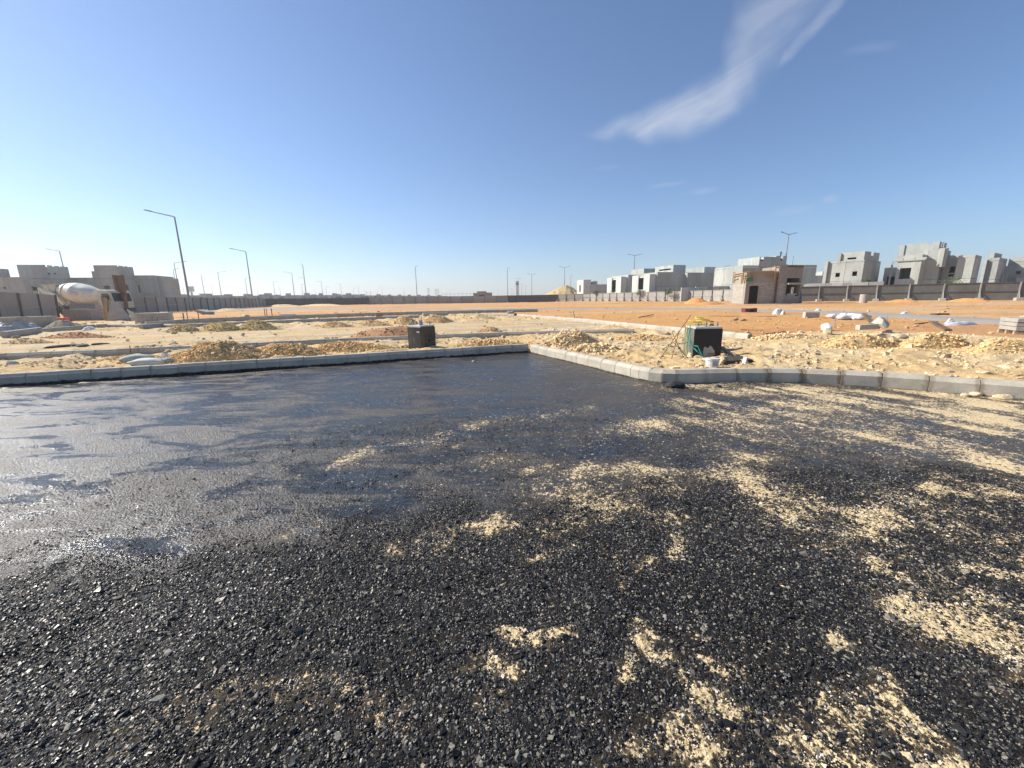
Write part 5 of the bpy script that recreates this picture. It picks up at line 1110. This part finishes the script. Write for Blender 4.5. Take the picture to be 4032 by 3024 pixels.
lad.build('ladder', 'truck_white', tr)
MB().prism([(6.7, 1.2), (7.3, 1.2), (7.2, 2.4), (6.9, 2.4)], -.5, .5).build('front_pedestal', 'truck_dirty', tr)
MB().tube([(7.35, -.95, 2.75), (7.35, .95, 2.75)], .36, 16).build('water_tank', 'truck_white', tr)
cb = MB().prism([(7.75, .75), (9.25, .75), (9.3, 1.6), (9.1, 2.85), (8.9, 2.98), (7.8, 2.98), (7.72, 2.8)], -1.15, 1.15).build('cab', 'truck_dirty', tr, bevel=.04)
MB().box(8.1, 8.9, -1.168, -1.153, 2.1, 2.6).build('side_window', 'glass_dark', tr)
MB().add([(9.315, -1.0, 1.66), (9.315, 1.0, 1.66), (9.13, 1.0, 2.66), (9.13, -1.0, 2.66)], [(0, 1, 2, 3)]).build('windscreen', 'glass_dark', tr)
MB().box(8.9, 9.0, -1.38, -1.2, 1.9, 2.4).build('mirror', 'chassis', tr); MB().box(9.2, 9.42, -1.15, 1.15, .45, .85).build('bumper', 'chassis', tr)
MB().box(4.2, 5.6, -1.0, -.55, .55, 1.05).build('fuel_tank', 'galv', tr)
for y in (-.8, .62): MB().box(.86, .9, y, y + .18, 1.0, 1.14).build('tail_light', 'red_plastic', tr)

# ------------------------------------------------------------------ black foundation blocks
def anchor_bolts(root, spots, z, hh=.2):
    for x, y in spots: MB().tube([(x, y, z - .02), (x + rf.uniform(-.01, .01), y, z + hh)], .016, 7).tube([(x, y, z + hh * .45), (x, y, z + hh * .62)], .03, 6).build('anchor_bolt', 'galv', root)
def block_thing(px, py, rot, w, d, pyt, label):
    p = T(px, py); H_ = zat(px, pyt, p.y) - p.z
    r = empty('foundation_block', p, rot, label, 'concrete block')
    me = rough_mesh(MB().box(0, w, 0, d, -.1, H_ - .03).mesh('body', bevel=.012), .004, 4, 5); link('body', me, 'bitumen', r)
    MB().box(.012, w - .012, .012, d - .012, H_ - .03, H_ + .012).build('top_face', 'concrete_pale', r, bevel=.006)
    return r, H_, p
# left one: its near vertical edge is at 1661
p = T(1661, 1378); r, H1, _ = block_thing(1661, 1378, math.radians(52), .55, .62, 1285, 'black foundation block with four bolts, behind the shaded kerb')
anchor_bolts(r, [(.1, .1), (.45, .1), (.1, .52), (.45, .52)], H1, .13)
MB().box(.01, .54, -.012, .006, .02, H1 - .04).build('lit_dusty_face', 'lit_dusty_bitumen', r)  # lighter brown skin: dust plus the light on this side, both as colour
for x, y in ((.24, .3), (.33, .36)): MB().tube([(x, y, H1), (x, y, H1 + .16)], .045, 12).build('pipe_stub', 'grey_plastic', r)
me = lump('hole_patch', .06, .012, .045, 8, 2, .3, False); link('hole_patch', me, 'rubber', r, (.3, -.016, H1 * .36)); link('chipped_spot', lump('chipped_spot', .08, .008, .015, 9, 2, .4, False), 'concrete_pale', r, (-.003, .12, H1 * .75), (0, 0, math.pi / 2))
# right one: front face 2726..2825
p = T(2728, 1411); q = T(2826, 1399); wd_ = .64
r, H2, _ = block_thing(2728, 1411, math.radians(-3), wd_, .62, 1291, 'black foundation block with yellow rope on top, right of the corner')
MB().box(-.012, .006, .01, .61, .02, H2 - .04).build('lit_dusty_face', 'lit_grey', r)  # grey skin paints the lit, reflecting look of the left side
anchor_bolts(r, [(.1, .12), (.3, .12), (.55, .12), (.3, .5), (.55, .5)], H2 + .01, .12); RB = r
me = lump('hole_patch', .045, .012, .03, 18, 2, .3, False); link('hole_patch', me, 'rubber', r, (wd_ * .5, -.004, H2 * .38)); link('bare_patch', lump('bare_patch', .13, .012, .16, 19, 3, .35, False), 'block_pale', r, (wd_ * .55, .0, .14)); link('orange_lump', lump('orange_lump', .06, .05, .06, 20, 2, .2), 'earth_orange', r, (.55, .45, H2 + .03))
bp = RB.location
def near_block(x, y, z=0.0):
    c_, s_2 = math.cos(RB.rotation_euler.z), math.sin(RB.rotation_euler.z); return Vector((bp.x + x * c_ - y * s_2, bp.y + x * s_2 + y * c_, bp.z + z))
rr_ = random.Random(5); coil = MB()
for j in range(5):
    P3 = []; cx_, cy_ = rr_.uniform(.12, .3), rr_.uniform(.3, .45); R0 = rr_.uniform(.09, .16); tl_ = rr_.uniform(-.5, .5)
    for i in range(25):
        a = i / 24 * 2 * math.pi * 2; P3.append((cx_ + R0 * math.cos(a) + rr_.uniform(-.012, .012), cy_ + R0 * .8 * math.sin(a), H2 + .04 + .035 * j + .05 * math.sin(a + j) * tl_ + .05 * abs(math.sin(a * .5))))
    coil.tube(P3, .011, 5)
coil.tube([(.12, .4, H2 + .05), (-.03, .42, H2 + .02), (-.05, .4, H2 * .7), (-.02, .36, H2 * .5), (-.06, .35, H2 * .25), (-.03, .3, .08), (-.1, .28, .05)], .01, 5)
o = coil.build('rope', 'rope'); o.location = bp; o.rotation_euler = RB.rotation_euler; tag(o, 'tangled yellow rope lying on the right black block and hanging down', 'rope')
o = MB().tube([(-.02, .25, H2 + .03), (-.06, .22, H2 * .6), (-.04, .12, H2 * .45), (.05, -.08, .18), (.2, -.14, .05)], .013, 5).tube([(-.06, .2, H2 * .52), (-.18, .22, H2 * .44), (-.3, .2, H2 * .46)], .013, 5).tube([(-.03, .14, H2 * .42), (.05, -.1, .3), (.16, -.16, .06)], .012, 5).build('strap', 'teal_strap'); o.location = bp; o.rotation_euler = RB.rotation_euler; tag(o, 'teal lifting strap hanging over the left side of the right black block', 'strap')
rb_ = empty('rebar_tripod', near_block(-.35, .1, 0), RB.rotation_euler.z, 'rusty rebar stakes leaning together against the right black block', 'rebar')
for a, b_ in [((-.42, -.12, 0), (.33, .18, H2 + .28)), ((-.2, -.25, 0), (.05, .1, .62)), ((.1, -.25, 0), (-.1, .12, .6)), ((-.35, .0, .2), (.0, .05, .42)), ((.2, -.2, .02), (-.05, .1, .35))]: MB().tube([a, b_], .008, 6).build('rebar', 'rust', rb_)

# things on the ground round the right block
def rock(px, py, w, h_, label, seed, mat='limestone', name='rock', cat='rock', dep=.7, lift=0.0):
    p = T(px, py); o = link(name, lump(name, w / 2, w / 2 * dep, h_ * .62, seed, 2, .5), mat, None, p + Vector((0, 0, h_ * .2 + lift)), (0, 0, seed * 1.3)); return tag(o, label, cat)
rock(2810, 1398, .30, .22, 'rounded tan rock at the foot of the right black block', 51); rock(2778, 1425, .34, .14, 'flat tan rock left of the white bucket', 52); rock(2755, 1417, .26, .12, 'tan rock between the black block and the bucket', 53)
rock(2842, 1432, .24, .2, 'brown rock touching the white bucket on its right', 54); rock(2722, 1408, .2, .16, 'yellowish stone at the left foot of the right black block', 55)
rock(3030, 1418, .28, .14, 'pinkish flat stone on the right, past the white pipe', 56, 'block_pale'); rock(2962, 1408, .2, .1, 'dark stone right of the crossed planks', 57, 'dark_rubbish'); rock(2575, 1424, .16, .09, 'small brown stone left of the black block near the kerb', 58, 'rust')
p = T(2803, 1445); bk = empty('bucket', p, .3, 'white plastic bucket with a square label behind the kerb', 'bucket')
nB = 20; MB().tube([(0, 0, -.02), (0, 0, .2), (0, 0, .205)], [.15, .17, .178], nB).build('body', 'white_plastic', bk, smooth_=False); MB().tube([(0, 0, .17), (0, 0, .19)], [.182, .182], nB).build('rim', 'white_plastic', bk)
MB().add([(.172 * math.cos(a), .172 * math.sin(a), z) for z in (.05, .15) for a in np.linspace(-2.2, -1.5, 6)], [(i, i + 1, i + 7, i + 6) for i in range(5)]).build('label_patch', 'grey_plastic', bk)
bk.scale = (.78, .78, .9)
def plank(pa, pb, za, zb, w, th_, label, mat='timber', name='plank', cat='plank'):
    a = T(*pa); b_ = T(*pb); a.z += za; b_.z += zb; c = (a + b_) / 2; o = MB().bar(a - c, b_ - c, w, th_).build(name, mat, None, bevel=.004); o.location = c; return tag(o, label, cat)
plank((2790, 1412), (2915, 1394), .09, .16, .1, .04, 'long pale plank lying right of the black block'); plank((2835, 1396), (2884, 1412), .2, .06, .08, .05, 'short pale plank crossing the long one'); plank((2812, 1404), (2850, 1388), .05, .14, .05, .04, 'dark short batten propped behind the crossed planks', 'timber_dark')
plank((2926, 1441), (2932, 1438), .02, .17, .07, .03, 'white plastic board standing by the small pit', 'white_plastic', 'board', 'board')
plank((2965, 1410), (3030, 1412), .03, .03, .05, .03, 'thin brown batten lying between stones on the right', 'rust')
me = MB().box(-.35, .35, -.18, .18, .02, .1).mesh('plate', bevel=.01); o = link('plate', me, 'dark_rubbish', None, T(2885, 1428) + Vector((0, 0, .0)), (.1, 0, .2)); tag(o, 'dirty dark plate in the small pit behind the kerb', 'plate')

# sacks behind the kerb on the left
def sack(px, py, w, d_, h_, rz, mat, label, seed, name='cement_sack', tie=False, lift=0.0, group=None):
    p = T(px, py); bm = bmesh.new(); bmesh.ops.create_cube(bm, size=2); bmesh.ops.subdivide_edges(bm, edges=list(bm.edges), cuts=7, use_grid_fill=True)
    me = bpy.data.meshes.new(name); bm.to_mesh(me); bm.free(); n = len(me.vertices); co = np.empty(n * 3); me.vertices.foreach_get('co', co); co = co.reshape(-1, 3)
    ex = np.abs(co[:, 0]); ey = np.abs(co[:, 1]); co[:, 2] *= (1 - .75 * ex ** 4) * (1 - .6 * ey ** 4); co[:, 1] *= 1 - .15 * ex ** 2 + .06 * np.sin(co[:, 0] * 5 + seed); co[:, 0] *= 1 + .06 * np.sin(co[:, 1] * 4 + seed)
    co *= (w / 2, d_ / 2, h_ / 2); me.vertices.foreach_set('co', co.ravel()); rough_mesh(me, h_ * .10, 6, seed); me.shade_smooth()
    o = link(name, me, mat, None, p + Vector((0, 0, h_ * .42 + lift)), (0.05, rr_.uniform(-.1, .1), rz)); return tag(o, label, 'sack', group)
sack(548, 1430, .62, .42, .2, .5, 'sack_teal', 'pale sack with teal print, rear one of the cement sacks', 3, lift=.03); sack(585, 1437, .68, .4, .17, .35, 'sack', 'grey full cement sack lying in front along the shaded kerb', 4); sack(655, 1430, .3, .26, .14, -.2, 'sack_teal', 'small crumpled teal grey sack right of the cement sacks', 5)
rock(660, 1416, .3, .2, 'white crumpled paper behind the small sack', 61, 'sack_white', 'paper', 'litter'); rock(54, 1440, .3, .16, 'white grey stone near the left edge behind the kerb', 62, 'block_pale'); rock(160, 1418, .55, .14, 'dark brown clod of soil near the left edge', 63, 'dark_rubbish', 'soil_clod', 'clod')
plank((516, 1399), (519, 1398), .0, .28, .018, .018, 'thin rusty stake upright by the second kerb', 'rust', 'stake', 'stake')
for (px, py, w, s, lb) in [(240, 1366, .9, 71, 'dark flattened rag on the track, left piece'), (320, 1362, .8, 72, 'dark flattened rag on the track, middle piece'), (395, 1357, .6, 73, 'dark flattened rag on the track, right piece')]: rock(px, py, w, .09, lb, s, 'dark_rubbish', 'rag', 'rag', .4)

# yard things at the left edge
def boxthing(name, px, py, w, d_, h_, rz, mat, label, cat, seed=1, tilt=0.0, lift=0.0, bevel=.02):
    p = T(px, py); o = link(name, rough_mesh(MB().box(-w / 2, w / 2, -d_ / 2, d_ / 2, 0, h_).mesh(name, bevel=bevel), .012, 2.5, seed), mat, None, p + Vector((0, 0, lift)), (tilt, 0, rz)); return tag(o, label, cat)
boxthing('concrete_block', 30, 1303, 1.5, .8, .75, .3, 'block', 'square concrete block at the far left edge under the fence', 'block', 3); boxthing('concrete_block', 160, 1290, 1.35, .8, .7, .35, 'block', 'concrete block by the fence end left of the truck', 'block', 4)
def tarp(px, py, w, d_, h_, mat, label, seed, cat='tarpaulin', name='tarpaulin'):
    p = T(px, py); X, Y_ = np.meshgrid(np.linspace(-1, 1, 26), np.linspace(-1, 1, 20)); R_ = np.sqrt(X ** 2 + Y_ ** 2); Z = h_ * np.clip(1 - R_ ** 2, 0, 1) * (.5 + fbm(X * 2 + seed, Y_ * 2, 4, seed)) + (fbm(X * 5 + seed, Y_ * 5, 3, seed + 1) - .35) * .12 * h_ + .01
    w *= .8; d_ *= .8; wob_ = 1 + .3 * (fbm(X * 2 + 9, Y_ * 2 + seed, 3, seed) - .5); Z = np.where(R_ > 1.15, -.03, Z); me = grid_mesh(name, X * w / 2 * wob_, Y_ * d_ / 2 * wob_, Z); o = link(name, me, mat, None, p); o.rotation_euler[2] = math.atan2(-p.x, p.y) * -1 * 0
    md = o.modifiers.new('thick', 'SOLIDIFY'); md.thickness = .015; return tag(o, label, cat)
tarp(98, 1302, 2.2, 1.3, .55, 'tarp', 'grey crumpled tarpaulin between the concrete blocks at the left', 3); tarp(25, 1312, 1.6, 1.0, .45, 'tarp', 'grey tarpaulin at the left edge in front of the concrete block', 4); tarp(355, 1300, 1.0, .5, .2, 'sack_white', 'white plastic bag on the sand beyond the track, left side', 5, 'bag', 'plastic_bag')
rbx = empty('barrier', T(230, 1284), .3, 'red and white plastic barrier lying by the dark soil heap', 'barrier'); MB().box(-.55, .55, -.2, .2, .3, .55).build('upper', 'red_plastic', rbx, bevel=.04); MB().box(-.6, .5, -.22, .22, 0, .297).build('lower', 'white_plastic', rbx, bevel=.04)
for (px, py, w, d_, h_, lb, s) in [(325, 1262, 2.0, .9, .95, 'grey concrete block beside the truck wheels, lower left of three', 5), (360, 1260, 1.5, 1.0, 1.05, 'grey concrete block beside the truck wheels, right of three', 6), (345, 1251, 2.2, .8, 1.5, 'grey concrete block beside the truck wheels, rear of three', 7)]: boxthing('concrete_block', px, py, w, d_, h_, .25, 'block', lb, 'block', s)
# leaning metal sheets, gate post and steel uprights
def quad(name, pxs, Yd, th_, mat, label, cat):
    c = None; V3 = []
    for px, py in pxs: d = ray(px, py); V3.append(Vector((d.x / d.y * Yd, Yd, CAMH + Yd * d.z / d.y)))
    c = Vector((sum(v.x for v in V3) / len(V3), Yd, min(v.z for v in V3))); n_ = len(V3); mb = MB(); vs = [v - c for v in V3] + [v - c + Vector((0, th_, 0)) for v in V3]
    mb.add(vs, [tuple(range(n_)), tuple(range(2 * n_ - 1, n_ - 1, -1))] + [((i + 1) % n_, i, n_ + i, n_ + (i + 1) % n_) for i in range(n_)]); o = mb.build(name, mat); o.location = c; return tag(o, label, cat)
yS = T(450, 1264).y
quad('metal_sheet', [(420, 1264), (434, 1189), (482, 1214), (521, 1262)], yS, .05, 'tarp', 'pale metal sheet standing on edge by the gate post', 'sheet')
quad('metal_sheet', [(498, 1217), (528, 1232), (530, 1268), (520, 1262)], yS - .6, .05, 'concrete_pale', 'narrow pale strip of sheet leaning beside the block pallet', 'sheet')
gp = quad('gate_post', [(409, 1262), (417, 1262), (411, 1172), (402, 1172)], yS + 1.0, .2, 'timber', 'wooden gate post at the end of the long left fence', 'post')
yU = T(490, 1240).y; up_ = empty('steel_uprights', (uat(470) * yU, yU, .2), 0, 'two tall rusty steel beams with a sheet between, behind the metal sheet', 'beams')
for (pa, pb, ta_, tb_) in [(439, 452, 471, 482), (475, 481, 492, 497)]:
    V3 = []
    for px, py in ((ta_, 1212), (tb_, 1212), (pb, 1083), (pa, 1081)): d = ray(px, py); V3.append(Vector((d.x / d.y * yU - up_.location.x, 0, max(CAMH + yU * d.z / d.y - .2, -.1) if py < 1200 else -.1)))
    MB().add(V3 + [v + Vector((0, .25, 0)) for v in V3], [(0, 1, 2, 3), (7, 6, 5, 4), (0, 4, 5, 1), (1, 5, 6, 2), (2, 6, 7, 3), (3, 7, 4, 0)]).build('beam', 'rust', up_)
V3 = []
for px, py in ((482, 1212), (492, 1212), (475, 1084), (452, 1084)): d = ray(px, py); V3.append(Vector((d.x / d.y * yU - up_.location.x, .1, max(CAMH + yU * d.z / d.y - .2, .3))))
MB().add(V3 + [v + Vector((0, .06, 0)) for v in V3], [(0, 1, 2, 3), (7, 6, 5, 4), (0, 4, 5, 1), (1, 5, 6, 2), (2, 6, 7, 3), (3, 7, 4, 0)]).build('sheet', 'timber_dark', up_)
# block pallets, each block a piece
def pallet(px, py, pxr, pyt, label, rz, nx=6, nz=4, d_=1.2, mat='block_pale'):
    p = T(px, py); W_ = abs(uat(pxr) - uat(px)) * p.y / max(.3, math.cos(rz)) ; H_ = zat(px, pyt, p.y) - p.z; r = empty('block_pallet', p, rz, label, 'blocks')
    bw, bh_ = W_ / nx, (H_ - .12) / nz; me = MB().box(.008, bw - .008, 0, d_, .006, bh_ - .006).mesh('block', bevel=.01); me.materials.append(MATS[mat])
    for j in range(nz):
        for i in range(nx): link('block', me, None, r, (i * bw, rf.uniform(-.02, .02), .12 + j * bh_))
    MB().box(0, W_, .0, .1, .0, .115).box(0, W_, d_ / 2 - .05, d_ / 2 + .05, .0, .115).box(0, W_, d_ - .1, d_, .0, .115).build('pallet', 'timber', r); return r
pallet(532, 1277, 632, 1233, 'stacked pallet of grey concrete blocks left of the earth heaps', .12, 6, 4)
pallet(3992, 1318, 4110, 1254, 'stack of grey concrete blocks cut by the right edge', -.5, 4, 3, 1.0, 'block')
o = quad('slab', [(762, 1221), (772, 1219.5), (814, 1228), (816, 1240), (800, 1239), (764, 1226)], T(790, 1240).y, 1.2, 'block', 'broken concrete slab lying against the long left fence', 'slab')
for (pa, pb, lb) in [((556, 1297), (640, 1290), 'loose kerb beam lying in front of the block pallet'), ((575, 1285), (690, 1279), 'loose kerb beam just behind the first one'), ((20, 1330), (160, 1310), 'loose kerb beam on the sand at the left edge')]: plank(pa, pb, .14, .14, .2, .26, lb, 'block_pale', 'kerb_beam', 'kerbstone')

# things scattered over the orange sand
cr_ = empty('crate', T(2949, 1229), .2, 'maroon plastic crate lying on the path before the hut', 'crate')
MB().box(-.75, .75, -.3, -.26, 0, .42).build('side', 'maroon', cr_); MB().box(-.75, .75, .26, .3, 0, .36).build('side', 'maroon', cr_); MB().box(-.75, -.71, -.26, .26, 0, .44).box(.71, .75, -.26, .26, 0, .44).build('end', 'maroon', cr_); MB().box(-.1, .3, -.33, -.303, .05, .3).build('slot', 'rubber', cr_); MB().box(-.71, .71, -.26, .26, .0, .05).build('base', 'maroon', cr_)
cr_.scale = (.75, .75, .75)
tarp(3062, 1238, .95, .6, .42, 'sack_white', 'white bag on the path edge right of the maroon crate', 6, 'bag', 'plastic_bag'); tarp(3082, 1239, .45, .4, .25, 'sack', 'small grey white bag beside the larger white bag', 7, 'bag', 'plastic_bag'); tarp(3220, 1226, .7, .5, .22, 'sack_white', 'white scrap beyond the path in front of the fence', 8, 'litter', 'plastic_bag')
boxthing('concrete_block', 3192, 1251, .75, .35, .34, -.2, 'block_pale', 'lone concrete block on the orange sand before the path', 'block', 11)
for j, (px, py, w, lb) in enumerate([(3290, 1254, .9, 'leftmost white sack of the pile by the path'), (3325, 1250, .9, 'white sack, second from the left in the pile by the path'), (3362, 1252, .9, 'white sack, third from the left in the pile by the path'), (3390, 1256, .8, 'rightmost white sack of the pile by the path'), (3342, 1259, .9, 'white sack, front one of the pile by the path'), (3318, 1259, .7, 'white sack, front left one of the pile by the path'), (3375, 1260, .6, 'white sack, front right one of the pile by the path')]):
    sack(px, py, w, .5, .26, j * .7, 'sack_white', lb, 20 + j, 'white_sack', lift=.02, group='white sacks by the path')
tarp(3785, 1281, 1.7, .35, .14, 'sack_white', 'long white sheet lying along the path edge on the right', 9, 'sheet', 'plastic_sheet'); tarp(3740, 1276, .5, .35, .2, 'sack_white', 'white crumpled end of the long sheet by the path', 10, 'sheet', 'plastic_sheet')
rock(3254, 1300, .42, .36, 'white round bag on the rubble ridge', 81, 'sack_white', 'plastic_bag', 'bag'); rock(3258, 1318, .3, .3, 'cream squared stone below the white round bag', 82); rock(3462, 1312, .62, .42, 'large grey white boulder behind the plank on the rubble', 83, 'block_pale', lift=.22); rock(3485, 1345, .5, .28, 'cream rock in the rubble left of the tilted slab', 84); rock(3540, 1330, .6, .2, 'flat cream slab of rock right of the boulder', 85)
rock(3385, 1342, .24, .16, 'brown rock below the short beam on the rubble', 86, 'rust'); rock(3740, 1360, .6, .22, 'cream rock below the tilted slab', 87); rock(3810, 1375, .4, .12, 'flat stone right of the rock below the tilted slab', 88); rock(3655, 1356, .22, .28, 'small upright brown stone below the tilted slab', 89, 'mortar')
plank((3390, 1300), (3450, 1316), .62, .22, .14, .06, 'grey board sticking up from the rubble mound', 'timber_dark', 'board', 'board'); plank((3368, 1345), (3440, 1343), .42, .44, .16, .14, 'short concrete beam lying in the rubble', 'block_pale', 'beam', 'beam'); plank((3655, 1335), (3725, 1348), .52, .34, .16, .05, 'tilted grey slab on the rubble mound at the right', 'timber_dark', 'slab', 'slab')
plank((3600, 1277), (3690, 1268), .02, .02, .06, .04, 'thin brown stick before the path on the right', 'rust', 'stick', 'stick'); plank((2515, 1251), (2572, 1244), .02, .1, .07, .05, 'dark stick on the orange sand right of the cream kerb', 'timber_dark', 'stick', 'stick'); plank((2262, 1252), (2258, 1247), .0, .4, .06, .06, 'short dark stake leaning on the orange sand', 'timber_dark', 'stake', 'stake')
plank((2918, 1300), (3005, 1304), .02, .02, .06, .03, 'long thin batten on the sand right of the tilted block', 'timber_dark', 'stick', 'stick'); plank((2790, 1245), (3060, 1247), .01, .01, .05, .03, 'very long dark cable trench edge board before the hut', 'rust', 'batten', 'batten'); plank((3005, 1318), (3090, 1310), .02, .04, .05, .03, 'dark batten along the rubble ridge', 'timber_dark', 'stick', 'stick')
plank((2890, 1262), (2905, 1259), .02, .06, .1, .05, 'small dark offcut on the orange sand, left of two', 'timber_dark', 'offcut', 'offcut'); plank((2920, 1264), (2933, 1262), .02, .06, .1, .05, 'small dark offcut on the orange sand, right of two', 'timber_dark', 'offcut', 'offcut'); plank((3490, 1262), (3494, 1268), .25, .0, .03, .03, 'thin grey stake by the path with a cap', 'galv', 'stake', 'stake')
plank((3285, 1281), (3287, 1289), .5, .0, .04, .04, 'grey stake standing behind the white round bag', 'galv', 'stake', 'stake'); plank((3668, 1184), (3675, 1180), .0, 1.55, .12, .12, 'bent pale stick leaning on the right fence', 'timber', 'stick', 'stick'); boxthing('slab', 3700, 1240, .9, .4, .1, .1, 'dark_rubbish', 'dark flat board on the sand beyond the path on the right', 'slab', 12); tarp(3565, 1236, .8, .4, .16, 'sack_white', 'small white scrap at the far edge of the path on the right', 11, 'litter', 'plastic_bag')
p = T(3398, 1193); o = MB().tube([(0, 0, -.05), (0, 0, 1.1)], .42, 16).build('concrete_cylinder', 'block_pale'); o.location = p; tag(o, 'short pale concrete cylinder standing before the right fence', 'cylinder')
boxthing('kerb_block', 1715 - 0, 1243, 2.2, .4, .25, .36, 'block_pale', 'pale block on the farthest kerb behind the black block', 'block', 13); boxthing('concrete_block', 1135, 1252, 1.2, .5, .35, .3, 'white_plastic', 'pale block lying on the farthest kerb on the left', 'block', 14); rock(968, 1258, 1.3, .5, 'pinkish boulder on the farthest kerb above the earth heaps', 91, 'earth_pale'); boxthing('board', 1494, 1247, .55, .06, .35, .4, 'earth_red', 'reddish board leaning on the farthest kerb', 'board', 15, -.5); rock(2012, 1243, .7, .5, 'white grey stone at the start of the cream kerb', 92, 'block_pale'); rock(2030, 1245, .5, .3, 'dark stone right of the white grey one', 93, 'dark_rubbish')
for j, (px, py) in enumerate([(725, 1262), (740, 1260), (783, 1256), (1044, 1246), (1052, 1246), (1072, 1246)]): plank((px, py), (px + .3, py - .2), .0, .75 if j > 2 else .6, .06, .06, ['rusty stake left of the first earth heap', 'rusty stake above the first earth heap', 'rusty stake between the first and second earth heap', 'stake on the far kerb, left of three', 'stake on the far kerb, middle of three', 'stake on the far kerb, right of three'][j], 'rust', 'stake', 'stake')

# shards of stone on the rubble and loose kerb-foot tar lumps
for j, (px, py, w, lb) in enumerate([(1865, 1425, .05, 'pale stone on the black road under the left block'), (2830, 1525, .06, 'tar lump at the kerb foot, left of three'), (2660, 1525, .16, 'black tar heap at the rounded kerb corner'), (3843, 1558, .09, 'white stone at the foot of the right kerb, large one'), (3800, 1560, .07, 'white stone at the foot of the right kerb, small one'), (3950, 1572, .12, 'flat pale stone at the foot of the right kerb')]):
    x, y = G(px, py); o = link('stone', lump('stone', w, w * .8, w * .5, 30 + j, 2, .3), 'rubber' if 'tar' in lb else 'limestone', None, (x, y, w * .2)); tag(o, lb, 'stone')

# ------------------------------------------------------------------ young trees behind the right fences
def tree(px, pyt, Y, w, label, seed, group='young trees behind the right fence'):
    X = uat(px) * Y; z0_ = float(th0(X, Y)); H_ = zat(px, pyt, Y) - z0_; r = empty('young_tree', (X, Y, z0_), 0, label, 'tree', group); rt = random.Random(seed)
    mb = MB().tube([(0, 0, -.1), (.05, 0, H_ * .35), (0, .05, H_ * .7)], [.07, .055, .03], 7)
    tips = []
    for j in range(7):
        a = rt.uniform(0, 6.28); q = Vector((math.cos(a) * w * .38, math.sin(a) * w * .38, H_ * rt.uniform(.62, .95))); mb.tube([(0, .02, H_ * rt.uniform(.35, .6)), q * .6 + Vector((0, 0, H_ * .2)), q], [.03, .02, .01], 5); tips.append(q)
    mb.build('trunk', 'trunk', r); lv = MB()
    for j in range(900):
        c = rt.choice(tips) + Vector((rt.gauss(0, w * .16), rt.gauss(0, w * .16), rt.gauss(0, H_ * .07))); s = rt.uniform(.05, .12); u = Vector((rt.gauss(0, 1), rt.gauss(0, 1), rt.gauss(0, 1))).normalized(); v = u.orthogonal().normalized()
        lv.add([c - u * s, c + v * s * .5, c + u * s, c - v * s * .5], [(0, 1, 2, 3)])
    me = bpy.data.meshes.new('crown'); me.from_pydata(lv.v, [], lv.f); link('crown', me, 'leaf', r)
tree(3743, 1090, 66, 2.2, 'bushy green young tree below the window of the largest house', 1)
tree(3397, 1100, 72, 1.4, 'small green tree at the corner of the notched tower house', 2)
for q in [(2347, 1145, 125, 1.8, 'small green shrub by the low house next to the sand hill, left one', 3), (2407, 1146, 122, 2.2, 'small green shrub by the low house next to the sand hill, right one', 4), (2523, 1142, 108, 1.8, 'small green shrub behind the fence right of the double armed lamp', 5), (2630, 1136, 98, 2.0, 'small green shrub in front of the tallest towered house', 6), (2772, 1136, 92, 1.8, 'small green shrub at the boundary wall left of the hut', 7)]: tree(*q)

# ------------------------------------------------------------------ haze
mt = bpy.data.materials.new('haze'); mt.use_nodes = True; t = mt.node_tree; t.nodes.remove(t.nodes['Principled BSDF'])
pv = N(t, 'ShaderNodeVolumePrincipled'); pv.inputs['Color'].default_value = (.94, .93, .92, 1); pv.inputs['Density'].default_value = HAZE; pv.inputs['Anisotropy'].default_value = 0.3
t.links.new(pv.outputs[0], t.nodes['Material Output'].inputs['Volume']); MATS['haze'] = mt
o = MB().box(-2600, 2600, -2600, 2600, -1.3, 70).build('haze', 'haze'); tag(o, 'thin dusty air over the whole plain', 'haze', None, 'stuff')
